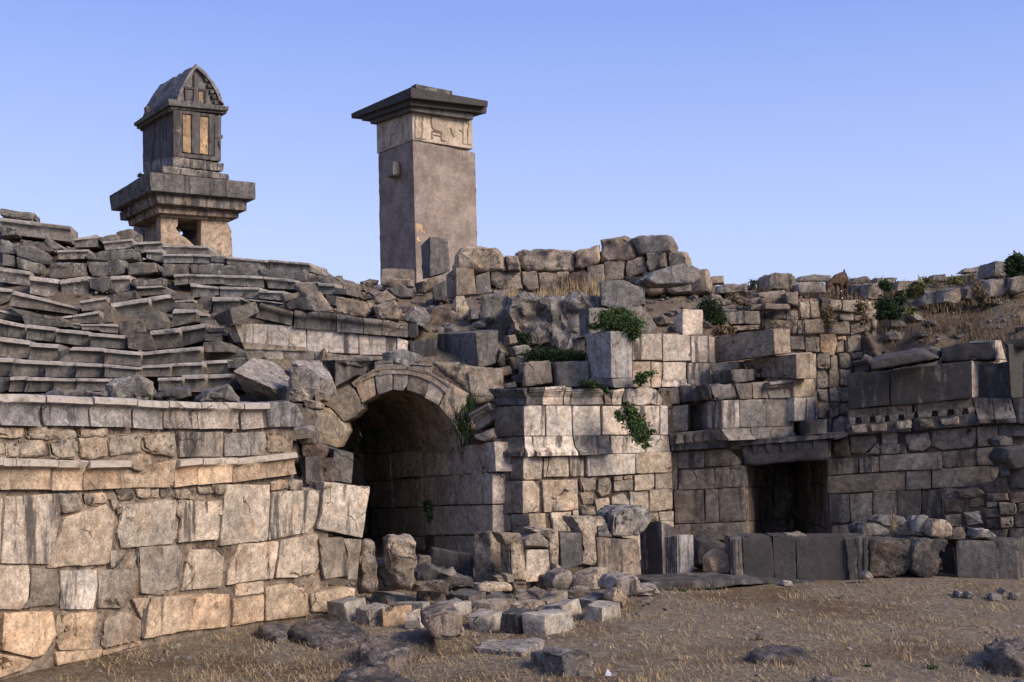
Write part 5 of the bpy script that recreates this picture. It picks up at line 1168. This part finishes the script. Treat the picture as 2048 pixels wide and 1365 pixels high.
for ln in HILLST.strip().split('\n'):
    lab, fr, pts, k, Y, d = ln.split('|'); k, _, sty = k.partition('.')
    px = fpx(fr, pts); bx = max(px, key=lambda p: p[1])
    Yv = terr(sum(p[0] for p in px) / len(px), bx[1] - 2) - .1 if Y == 'a' else float(Y)
    yaw = R(random.uniform(-6, 16)); n = Vector((math.sin(yaw), -math.cos(yaw), 0))
    q = [P(x, y, Yv) for x, y in px]
    loose(stone_poly('boulder' if sty == 'boulder' else 'stone_block', None, q, n, k, float(d), sty or None), lab, 'boulder' if sty == 'boulder' else 'stone block')
def slabpoly(lab, fr, pts, ext, k, style):
    q = [P(*fpx(fr, f'{a},{b}')[0], Y) for a, b, Y in pts]; e = Vector(ext)
    bm = prism_bm(q, [p + e for p in q]); finish(bm, style, .8, q[0].y); return loose(link('tilted_block', bm, PAL[k][4], None, k, col=kcol(k)), lab)
slabpoly('largest tilted block with pale lichened top perched above the parapet left of the arch', 'D', [(150, 895, 19.3), (290, 800, 20.3), (440, 845, 20.5), (550, 925, 20.4), (557, 1000, 20.0), (430, 1015, 19.2)], (.05, .85, -.36), 'l', 'rough')
slabpoly('grey block with pale sloping top between the largest tilted block and the arch', 'D', [(552, 830, 21.0), (740, 812, 21.9), (842, 950, 21.6), (722, 938, 20.8)], (0, .6, -.3), 'l', 'rough')
HEX = '''
dark block with shaded left side resting on the left haunch of the arch|D|765,825 845,945 862,822 850,1012 1195,824 1085,868|22.6|d
large dark block with lichened right side beside the earth slope|E|180,742 188,912 430,735 440,965 575,715 565,930|23.7|d
tall squared block standing in front of the pillar|E|72,165 80,390 130,110 130,368 245,122 262,335|29.3|d
tilted corner block with rounded face on the stack below the pillar|E|235,358 240,520 300,308 302,494 415,318 432,480|27.2|t
lower corner block of the stack below the pillar|E|272,525 295,662 298,495 305,665 352,492 388,590|26.9|r
tall pale block with dark left side behind the green shrub|E|1095,575 1102,755 1163,572 1166,752 1302,575 1302,705|23.6|g
pale squared block at the right end of the upper pedestal wall|E|1708,642 1740,742 1773,580 1768,750 1905,582 1905,745|23.5|P
first tipped cornice block with dark end at the top of the seat rows|D|15,525 70,590 135,470 158,575 312,418 340,492|23.6|s
'''
for ln in HEX.strip().split('\n'):
    lab, fr, pts, Y, k = ln.split('|'); loose(hexa('corner_block', None, fr, pts, float(Y), k), lab)
mf = loose(course(None, Surf([(940, 22.3), (990, 22.0)]), 'H', 'g.crown: 1085,380 1202,316 1214,412 1110,478', 'moulded_fragment', .6)[0], 'tilted moulded cornice fragment beside the grass clump at the right of the arch', 'fragment')
loose(course(None, Surf([(940, 22.2), (990, 21.95)]), 'H', 'r.boulder: 1082,505 1195,465 1216,520 1160,545 1090,532', 'boulder', .5)[0], 'rough pale stone under the tilted moulded fragment', 'boulder')
for i, (pts, d) in enumerate((('0,270 60,278 100,330 108,370 0,365', .8), ('100,292 250,328 380,400 340,432 280,440 112,382', .8), ('0,172 108,195 122,240 0,252', .7), ('310,248 400,300 432,330 380,352 300,292', .6), ('130,268 300,292 378,350 330,362 150,312', .8))):
    px = fpx('C', pts); Y = yseat(sum(p[1] for p in px) / len(px)); loose(stone_poly('boulder', None, [P(x, y, Y) for x, y in px], Vector((.2, -.98, 0)), 'S', d, 'rough'), 'rough lichened stone at the upper left of the seats, ' + ORD[(3, 4, 0, 2, 1)[i]] + ' counted downwards', 'boulder')
for pts, k, Y, lab in (('730,1262 790,1215 960,1205 1042,1250 1062,1330 1040,1372 760,1372', 'l', 15.9, 'lichened dark boulder behind the middle of the parapet'), ('1060,1345 1130,1302 1300,1268 1312,1340 1200,1372 1080,1372', 'd', 16.1, 'dark angular boulder between two lichened boulders behind the parapet'), ('1358,1372 1430,1292 1560,1264 1642,1350 1640,1380', 'l', 16.4, 'white lichened boulder behind the right end of the parapet'), ('250,1352 370,1308 720,1310 730,1340 300,1350', 'g', 15.5, 'long flat slab lying behind the parapet')):
    loose(stone_poly('boulder', None, [P(x, y, Y) for x, y in fpx('C', pts)], Vector((.35, -.93, 0)), k, .7, 'boulder'), lab, 'boulder')

# ---------------------------------------------------------------- plants
def mesh_from(name, V, Fc, m, parent=None):
    c = V.mean(axis=0); me = bpy.data.meshes.new(name); me.from_pydata((V - c).tolist(), [], Fc); me.materials.append(m)
    o = bpy.data.objects.new(name, me); COL.objects.link(o); o.location = c
    if parent is not None: o.parent = parent; o.location = Vector(c) - parent.location
    return o
rng = np.random.default_rng(11)
def leaves(cent, size, narrow=.5):
    """one small bent leaf (two triangles) per centre"""
    n = len(cent); a = rng.normal(size=(n, 3)); a /= np.linalg.norm(a, axis=1)[:, None]; b = rng.normal(size=(n, 3)); b -= a * (a * b).sum(1)[:, None]; b /= np.linalg.norm(b, axis=1)[:, None]
    s = size * rng.uniform(.6, 1.3, (n, 1)); V = np.empty((n, 4, 3))
    V[:, 0] = cent - a * s; V[:, 1] = cent + b * s * narrow; V[:, 2] = cent + a * s; V[:, 3] = cent - b * s * narrow
    F_ = [(4 * i, 4 * i + 1, 4 * i + 2, 4 * i + 3) for i in range(n)]
    return V.reshape(-1, 3), F_
def tubes(segs, r):
    V, F_ = [], []
    for a, b, r0, r1 in segs:
        a, b = np.array(a), np.array(b); d = b - a; l = np.linalg.norm(d) + 1e-9; d /= l
        u = np.cross(d, [.3, .7, .64]); u /= np.linalg.norm(u); w = np.cross(d, u); k = len(V)
        for p, rr in ((a, r0), (b, r1)):
            for i in range(4):
                t = i * PI / 2; V.append(p + (u * math.cos(t) + w * math.sin(t)) * rr * r)
        for i in range(4): F_.append((k + i, k + (i + 1) % 4, k + 4 + (i + 1) % 4, k + 4 + i))
    return np.array(V), F_
def bush(label, name, fr, root, blobs, Y, nleaf, size, m, cat='shrub', narrow=.5, stems=14):
    """blobs: cx,cy,rx,ry in frame pixels; leaves gather round twigs that grow from the root into each blob"""
    x0, y0, kz = FR[fr]; rp = P(*fpx(fr, root)[0], Y + .15)
    t = thing(name, rp, label, cat, 'plants growing on the ruins'); segs, C = [], []
    tot = sum(b[2] * b[3] for b in blobs); f = Y / F_PX / kz
    for cx, cy, rx, ry in blobs:
        c = np.array(P(x0 + cx / kz, y0 + cy / kz, Y)); n = max(20, int(nleaf * rx * ry / tot)); ns = max(3, int(stems * rx * ry / tot) + 2)
        tips = []
        for _ in range(ns):
            v = rng.normal(size=3); v /= np.linalg.norm(v); v *= rng.uniform(.5, 1.0)
            tip = c + v * np.array([rx * f, (rx + ry) * .35 * f, ry * f]); tips.append(tip)
            mid = (np.array(rp) + tip) / 2 + rng.normal(size=3) * .05; segs.append((rp, mid, 1, .7)); segs.append((mid, tip, .7, .3))
        tips = np.array(tips); pick = rng.integers(0, ns, n); tt = rng.uniform(.0, 1.1, (n, 1)) ** .7
        base = c + (tips[pick] - c) * tt; C.append(base + rng.normal(size=(n, 3)) * np.array([rx, (rx + ry) / 2, ry]) * f * .28)
    V, F_ = leaves(np.concatenate(C), size, narrow); mesh_from('foliage', V, F_, m, t)
    V, F_ = tubes(segs, .007); mesh_from('stem', V, F_, M_STEM, t)
    return t
bush('dense green shrub growing over the tall pedestal', 'shrub', 'E', '1330,720', [(1360, 660, 150, 70), (1290, 640, 80, 50), (1430, 690, 90, 60), (1450, 745, 60, 35), (1380, 610, 70, 40), (1210, 690, 60, 20)], 22.6, 13000, .024, M_LEAF, stems=110)
bush('caper bush hanging down the bright cream panels', 'caper_bush', 'I', '930,225', [(940, 270, 50, 60), (975, 350, 70, 70), (1010, 420, 55, 45), (1030, 470, 25, 20), (865, 290, 30, 40), (1060, 380, 30, 20), (900, 215, 30, 14)], 21.75, 5500, .02, M_LEAF, narrow=.75, stems=90)
bush('low green shrubs in the hollow left of the pedestal', 'shrub', 'E', '950,915', [(850, 880, 110, 45), (980, 885, 110, 42), (1090, 890, 60, 35)], 23.6, 8000, .026, M_LEAFD, stems=90)
bush('small dark plant at the foot of the pedestal base', 'shrub', 'E', '1190,1088', [(1150, 1065, 60, 22), (1210, 1075, 50, 18), (1270, 1110, 20, 30)], 21.9, 2000, .022, M_LEAFD)
bush('thin twiggy plant with few leaves before the pale upper blocks', 'twiggy_plant', 'E', '1490,1085', [(1500, 1010, 50, 28), (1560, 1000, 45, 25), (1470, 1050, 28, 25), (1520, 1050, 30, 18)], 22.3, 330, .035, M_LEAF, stems=26)
bush('tiny green tuft in the bank above the hollow', 'shrub', 'E', '750,800', [(745, 770, 40, 35)], 24.6, 600, .04, M_LEAFD)
bush('green bush on the slope right of the slanting slab', 'shrub', 'F', '140,450', [(120, 350, 60, 50), (150, 410, 60, 50), (190, 440, 30, 30)], 24.6, 6000, .026, M_LEAFD, stems=70)
bush('olive coloured low bush under the green bush', 'shrub', 'F', '190,530', [(200, 495, 70, 30)], 24.2, 1000, .04, M_DRYL)
bush('dry thorny bush hanging on the polygonal wall, left', 'dry_bush', 'F', '840,380', [(845, 400, 45, 60), (850, 450, 35, 30)], 26.9, 1800, .024, M_DRYL, stems=90)
bush('dry thorny bush hanging on the polygonal wall, right', 'dry_bush', 'F', '1060,330', [(1055, 355, 42, 38), (1070, 430, 30, 30)], 26.9, 800, .035, M_DRYL, stems=40)
bush('dark green bush where the polygonal wall meets the earth slope', 'shrub', 'F', '1220,420', [(1210, 330, 70, 50), (1250, 380, 80, 50), (1180, 400, 45, 30), (1290, 310, 40, 30), (1200, 220, 45, 35)], 25.6, 9000, .028, M_LEAFD, stems=90)
bush('yellow green mullein rosette on the right slope', 'mullein', 'F', '1385,290', [(1385, 240, 55, 45), (1370, 275, 50, 20)], 26.6, 160, .12, M_YEL, 'plant', .22, stems=6)
bush('small yellow rosette lower on the right slope', 'mullein', 'F', '1355,395', [(1352, 372, 34, 18)], 24.9, 60, .12, M_YEL, 'plant', .22, stems=4)
bush('pale green plant on the skyline of the right slope', 'plant', 'F', '1640,210', [(1630, 185, 50, 25), (1455, 190, 25, 15)], 28.0, 200, .09, M_YEL, 'plant', .25, stems=6)
bush('dark bush on the skyline at the right edge', 'shrub', 'F', '1990,190', [(1990, 60, 45, 40), (1985, 120, 50, 50), (2030, 90, 50, 60)], 28.0, 2600, .05, M_LEAFD, stems=40)
bush('dry brown twigs standing on the right slope', 'dry_bush', 'F', '1790,330', [(1770, 240, 60, 60), (1810, 290, 40, 40), (1720, 180, 30, 40)], 26.4, 260, .035, M_DRYL, stems=60)
bush('dry weeds beside the flat dark slab below the hilltop wall', 'dry_bush', 'F', '270,320', [(270, 290, 60, 30), (330, 330, 60, 20)], 26.7, 300, .03, M_DRYL, stems=50)
bush('wispy thistle on the skyline left of the upright block', 'dry_bush', 'F', '390,235', [(390, 200, 25, 25)], 30, 100, .03, M_LEAFD, stems=20)
bush('small sprig growing from the platform of the stone sarcophagus', 'plant', 'A', '318,772', [(316, 782, 16, 9)], 36.4, 120, .05, M_LEAFD, 'plant')
bush('green sprout low on the orchestra wall', 'plant', 'G', '575,1030', [(572, 1015, 18, 22)], 14.9, 130, .03, M_LEAF, 'plant')
bush('small green tuft growing in the parapet joint', 'plant', 'G', '998,255', [(998, 250, 16, 14)], 16.3, 110, .03, M_LEAFD, 'plant')
bush('dark fern hanging inside the vault on the left', 'hanging_plant', 'H', '500,470', [(490, 495, 60, 35), (430, 560, 30, 50)], 25.5, 700, .04, M_LEAFD, 'plant')
bush('dark growth in the corner of the passage wall', 'hanging_plant', 'H', '820,900', [(815, 930, 40, 40), (830, 990, 20, 40)], 23.0, 500, .035, M_LEAFD, 'plant')
for i, (x, y, w) in enumerate(((1040, 545, 30), (585, 770, 30), (180, 500, 26), (1550, 915, 26), (1190, 915, 18))):
    g = GP(*fpx('L', f'{x},{y+6}')[0]); bush('small green weed on the orchestra floor, ' + ('by the low block row', 'in the middle of the dry grass', 'at the plinth slab', 'at the bottom right', 'in the bottom centre')[i], 'weed', 'L', f'{x},{y+8}', [(x, y, w, 9)], g.y, 150, .022, M_LEAF, 'plant')

def blades(name, pts, hgt, m, lean=.35, wid=.006, label=None, parent=None):
    n = len(pts); a = rng.uniform(0, 2 * PI, n); h = hgt * rng.uniform(.4, 1.2, n)[:, None]; l = rng.uniform(0, lean, n) if np.isscalar(lean) else lean
    d = np.stack([np.cos(a), np.sin(a), np.zeros(n)], 1); s = np.stack([-np.sin(a), np.cos(a), np.zeros(n)], 1) * wid
    up = np.zeros((n, 3)); up[:, 2] = 1
    mid = pts + h * .55 * (up * np.cos(l * .6)[:, None] + d * np.sin(l * .6)[:, None]); tip = pts + h * (up * np.cos(l)[:, None] + d * np.sin(l)[:, None])
    V = np.stack([pts - s, pts + s, mid + s * .7, tip, mid - s * .7], 1).reshape(-1, 3)
    F_ = [f for i in range(n) for f in ((5 * i, 5 * i + 1, 5 * i + 2, 5 * i + 4), (5 * i + 4, 5 * i + 2, 5 * i + 3))]
    o = mesh_from(name, V, F_, m, parent)
    if label: tag(o, label, 'grass', None, 'stuff')
    return o
def scatter(n, y0=11.2, y1=19.5, thr=-.12, clump=.9, seed=0):
    out = []
    while len(out) < n:
        y = random.uniform(y0 ** .5, y1 ** .5) ** 2; hw_ = y * .47; x = random.uniform(-hw_, hw_)
        # not inside the orchestra wall
        if x < S1x(y) + .15: continue
        v = noise.fractal(Vector((x * clump, y * clump, 5 + seed)), 1, 2, 3)
        if v > thr + random.uniform(-.25, .25): out.append((x, y, gz(x, y) - .005))
    return np.array(out)
def S1x(y):
    for a, b in zip(S1.p, S1.p[1:]):
        if a.y <= y <= b.y: return a.x + (b.x - a.x) * (y - a.y) / (b.y - a.y)
    return -20 if y > 17.2 else S1.p[0].x
blades('dry_grass', scatter(9000), .03, M_STRAW, 1.5, .0028, 'short dry straw coloured grass over the orchestra floor')
tp = []
for _ in range(70):
    c = scatter(1, thr=.0, seed=3)[0]; k = random.randint(14, 40); tp.append(c + rng.normal(size=(k, 3)) * np.array([.07, .07, 0]))
blades('dry_grass_tuft', np.concatenate(tp), .11, M_STRAW, 1.1, .003, 'taller tufts of dry grass standing on the orchestra floor')
ls = scatter(13000, thr=-.1, seed=9); ls[:, 2] += .012
blades('lying_straw', ls, .14, M_STRAW, np.full(13000, 1.53), .0036, 'loose straw stalks lying on the soil')
tp = []
for x, y, w in [(900, 480, 60), (960, 490, 60), (1020, 485, 70), (1080, 485, 60), (1140, 490, 60), (1200, 485, 50), (1010, 410, 40), (1060, 420, 60), (1120, 420, 60), (1170, 440, 50), (1220, 420, 40), (860, 500, 40), (660, 480, 40), (720, 560, 40)]:
    q = fpx('E', f'{x},{y}')[0]; Y = terr(q[0], q[1] + 8); c = np.array(P(q[0], q[1] + 12, Y)); k = 150
    tp.append(c + rng.normal(size=(k, 3)) * np.array([w / 3.25 * Y / F_PX * .7, .45, .06]))
blades('dry_hill_grass', np.concatenate(tp), .3, M_STRAW, .7, .006, 'tall dry golden grass on the terrace below the hilltop wall')
tp = []
for x, y, w, n in [(1030, 480, 35, 260), (1060, 400, 35, 260), (1000, 440, 30, 160), (1080, 330, 30, 160), (1050, 520, 28, 160)]:
    q = fpx('H', f'{x},{y}')[0]; c = np.array(P(*q, 22.35)); tp.append(c + rng.normal(size=(n, 3)) * np.array([w / 2.9667 * .0093 * .6, .1, .08]))
g_ = blades('grass_clump', np.concatenate(tp), .25, M_LEAFD, 1.5, .006); tag(g_, 'dark green grass clump at the right haunch of the arch', 'plant')
g_ = blades('dry_stalk', np.array([np.array(P(*fpx('J', '1330,985')[0], 20.0)) + rng.normal(size=3) * .03 for _ in range(14)]), .62, M_STRAW, 1.1, .008); tag(g_, 'long dry stalks leaning beside the carved capital fragment', 'plant')
tp = []
for _ in range(220):
    px = random.uniform(1500, 2060); py = random.uniform(560, 690) if px > 1780 else random.uniform(555, 600)
    Y = terr(px, py); c = np.array(P(px, py + 4, Y)); tp.append(c + rng.normal(size=(26, 3)) * np.array([.14, .14, .03]))
blades('dry_weeds', np.concatenate(tp), .2, M_DRYL, 1.1, .008, 'dry brown weeds over the hill slope on the right')
# pebbles and crumbs of stone on the floor
def pebbles(n, name, label, smin, smax, fixed=None, k=(.25, .225, .2, 0)):
    base = bmesh.new(); bmesh.ops.create_icosphere(base, subdivisions=1, radius=1); bv = np.array([v.co for v in base.verts]); bf = [[v.index for v in f.verts] for f in base.faces]; base.free()
    pts = fixed if fixed is not None else scatter(n, thr=-.6, seed=21, y1=20.0); V, F_ = [], []
    for i, p in enumerate(pts):
        s = smin + (smax - smin) * random.random() ** 5; q = bv * (1 + rng.normal(size=(len(bv), 1)) * .17) * s * np.array([rng.uniform(.8, 1.5), rng.uniform(.7, 1.2), rng.uniform(.45, .8)])
        a = rng.uniform(0, 6.28); q = q @ np.array([[math.cos(a), -math.sin(a), 0], [math.sin(a), math.cos(a), 0], [0, 0, 1]]); V.append(q + p); F_ += [[j + i * len(bv) for j in f] for f in bf]
    o = mesh_from(name, np.concatenate(V), F_, M_RO); o.color = k; tag(o, label, 'gravel', None, 'stuff'); return o
pebbles(2600, 'gravel', 'small pale pebbles strewn over the dry soil', .006, .05)
tp = []
for _ in range(1300):
    px = random.uniform(-20, 2080); row = hill_row(px); d, z = row[random.randint(4, NT - 14)]
    if d > 33: continue
    x = (px - 1024) / F_PX * d * 1.0024; tp.append((x, d, z - lower(px) + .04 + noise.fractal(Vector((x, d, z - lower(px))) * .9, 1, 2.1, 5) * .16))
pebbles(0, 'rubble', 'small rubble stones scattered over the hillside', .05, .26, np.array(tp), (.22, .19, .155, .2))
tp = []
for _ in range(230):
    y = random.uniform(16.5, 22.5); x = random.uniform(-2.6, 2.2) + (y - 18) * -.1
    tp.append((x, y, .01))
pebbles(0, 'rubble', 'broken stone crumbs on the floor before the arch', .03, .17, np.array(tp), (.2, .17, .14, .2))

# ---------------------------------------------------------------- goat
def goat():
    GX, GY, GK = 1640, 520, 15.16
    Y0 = 28.0
    def g(x, y, dy=0): return P(GX + x / GK, GY + y / GK, Y0 + dy)
    f = Y0 / F_PX / GK
    V, E, Rr = [], [], []
    def add(p, r, link_=None):
        V.append(p); Rr.append(r * f); 
        if link_ is not None: E.append((link_, len(V) - 1))
        return len(V) - 1
    pelv = add(g(690, 520, .38), 165); a = add(g(650, 560, .1), 195, pelv); b = add(g(560, 590, -.1), 180, a); ch_ = add(g(500, 580, -.28), 150, b)
    n1 = add(g(400, 640, -.40), 95, ch_); n2 = add(g(310, 690, -.48), 78, n1); h = add(g(255, 730, -.52), 75, n2); m1 = add(g(225, 830, -.55), 58, h); add(g(195, 930, -.56), 36, m1)
    for x, dy, hx in ((480, -.3, 490), (625, -.22, 640)):
        s = add(g(x, 740, dy), 72, ch_ if x < 500 else b); k = add(g(hx, 930, dy - .03), 36, s); c = add(g(hx + 10, 1090, dy), 27, k); add(g(hx + 10, 1185, dy - .02), 30, c)
    for x, dy in ((800, .42), (740, .55)):
        s = add(g(x - 20, 700, dy), 88, pelv); k = add(g(x + 12, 850, dy + .08), 44, s); c = add(g(x + 5, 1050, dy + .04), 27, k); add(g(x + 10, 1178, dy), 30, c)
    t = add(g(730, 390, .5), 40, pelv); add(g(738, 290, .55), 16, t)
    me = bpy.data.meshes.new('goat'); me.from_pydata(V, E, []); o = bpy.data.objects.new('goat', me); COL.objects.link(o)
    o.modifiers.new('s', 'SKIN'); o.modifiers.new('u', 'SUBSURF').levels = 2
    for i, v in enumerate(me.skin_vertices[0].data): v.radius = (Rr[i], Rr[i]); v.use_root = i == 0
    dg = bpy.context.evaluated_depsgraph_get(); m2 = bpy.data.meshes.new_from_object(o.evaluated_get(dg)); bpy.data.objects.remove(o)
    bm = bmesh.new(); bm.from_mesh(m2); weather(bm, .012, 9, 0, 2)
    o = link('goat', bm, M_GOAT, None, sharp=0); tag(o, 'dark brown goat grazing with lowered head on top of the wall', 'goat')
    for x, y, dy in ((185, 660, -.5), (330, 700, -.45)):
        q = [g(x - 30, y + 10, dy), g(x + 5, y - 25, dy), g(x + 55, y + 15, dy), g(x + 20, y + 40, dy)]
        bm = prism_bm(q, [p + Vector((0, .03, 0)) for p in q]); link('ear', bm, M_GOATD, o, sharp=40)
    for x, y, dy in ((640, 950, -.33), (670, 1165, -.3)):
        bm = bmesh.new(); bmesh.ops.create_icosphere(bm, subdivisions=1, radius=24 * f); bmesh.ops.translate(bm, verts=bm.verts, vec=g(x, y, dy)); link('white_leg_patch', bm, M_WHITE, o, sharp=0)
goat()
# scrap of paper on the ground
g0 = GP(*fpx('K', '1712,828')[0]); bm = bmesh.new()
vs = [bm.verts.new(g0 + Vector(p)) for p in ((-.035, 0, 0), (.035, -.01, .01), (.04, .03, .04), (.0, .03, .085), (-.03, .02, .03))]
bm.faces.new(vs[:3]); bm.faces.new((vs[0], vs[2], vs[3])); bm.faces.new((vs[0], vs[3], vs[4]))
bmesh.ops.solidify(bm, geom=bm.faces[:], thickness=.004)
tag(link('paper_scrap', bm, M_WHITE, None, sharp=20), 'crumpled white paper scrap on the grass right of the front foreground block', 'litter')

# ---------------------------------------------------------------- light
SUN_AZ, SUN_EL = R(122), R(32)        # azimuth clockwise from +Y
w = bpy.data.worlds.new('World'); scene.world = w; w.use_nodes = True; t = w.node_tree; bg = t.nodes['Background']
sk = t.nodes.new('ShaderNodeTexSky'); sk.sky_type = 'NISHITA'; sk.sun_disc = False; sk.sun_elevation = SUN_EL; sk.sun_rotation = SUN_AZ; sk.air_density = 1.0; sk.dust_density = .6; sk.ozone_density = 2.0
hs = nd(t, 'ShaderNodeMix', data_type='RGBA', blend_type='MULTIPLY'); hs.inputs[0].default_value = 1; t.links.new(sk.outputs[0], hs.inputs[6]); hs.inputs[7].default_value = (1.15, .95, 1.12, 1)
fl = nd(t, 'ShaderNodeMix', data_type='RGBA'); fl.inputs[0].default_value = .85; t.links.new(hs.outputs[2], fl.inputs[6])
tc = nd(t, 'ShaderNodeTexCoord'); sx = nd(t, 'ShaderNodeSeparateXYZ'); t.links.new(tc.outputs['Generated'], sx.inputs[0])
cr_ = nd(t, 'ShaderNodeValToRGB'); t.links.new(sx.outputs[2], cr_.inputs[0]); el = cr_.color_ramp.elements
K_ = 1 / (.15 * 2 ** .68)
el[0].position = .0; el[0].color = (.58 * K_, .68 * K_, 1.0 * K_, 1); el[1].position = 1.0; el[1].color = (.17 * K_, .27 * K_, .72 * K_, 1)
for p_, c_ in ((.15, (.50, .62, .98)), (.33, (.262, .40, .89))):
    e_ = el.new(p_); e_.color = (c_[0] * K_, c_[1] * K_, c_[2] * K_, 1)
t.links.new(cr_.outputs[0], fl.inputs[7])
t.links.new(fl.outputs[2], bg.inputs[0]); bg.inputs[1].default_value = .15
sd = bpy.data.lights.new('sun', 'SUN'); sd.energy = 3.1; sd.angle = R(30); sd.color = (1, .87, .74)
so = bpy.data.objects.new('sun', sd); COL.objects.link(so)
dv = Vector((math.sin(SUN_AZ) * math.cos(SUN_EL), math.cos(SUN_AZ) * math.cos(SUN_EL), math.sin(SUN_EL)))
so.rotation_euler = (-dv).to_track_quat('-Z', 'Y').to_euler(); so.location = dv * 60
vs = scene.view_settings; scene.display_settings.display_device = 'sRGB'
vs.view_transform = 'Standard'; vs.look = 'None'; vs.gamma = 1; vs.use_curve_mapping = False; vs.exposure = 0.68
scene.cycles.max_bounces = 6; scene.cycles.use_denoising = True
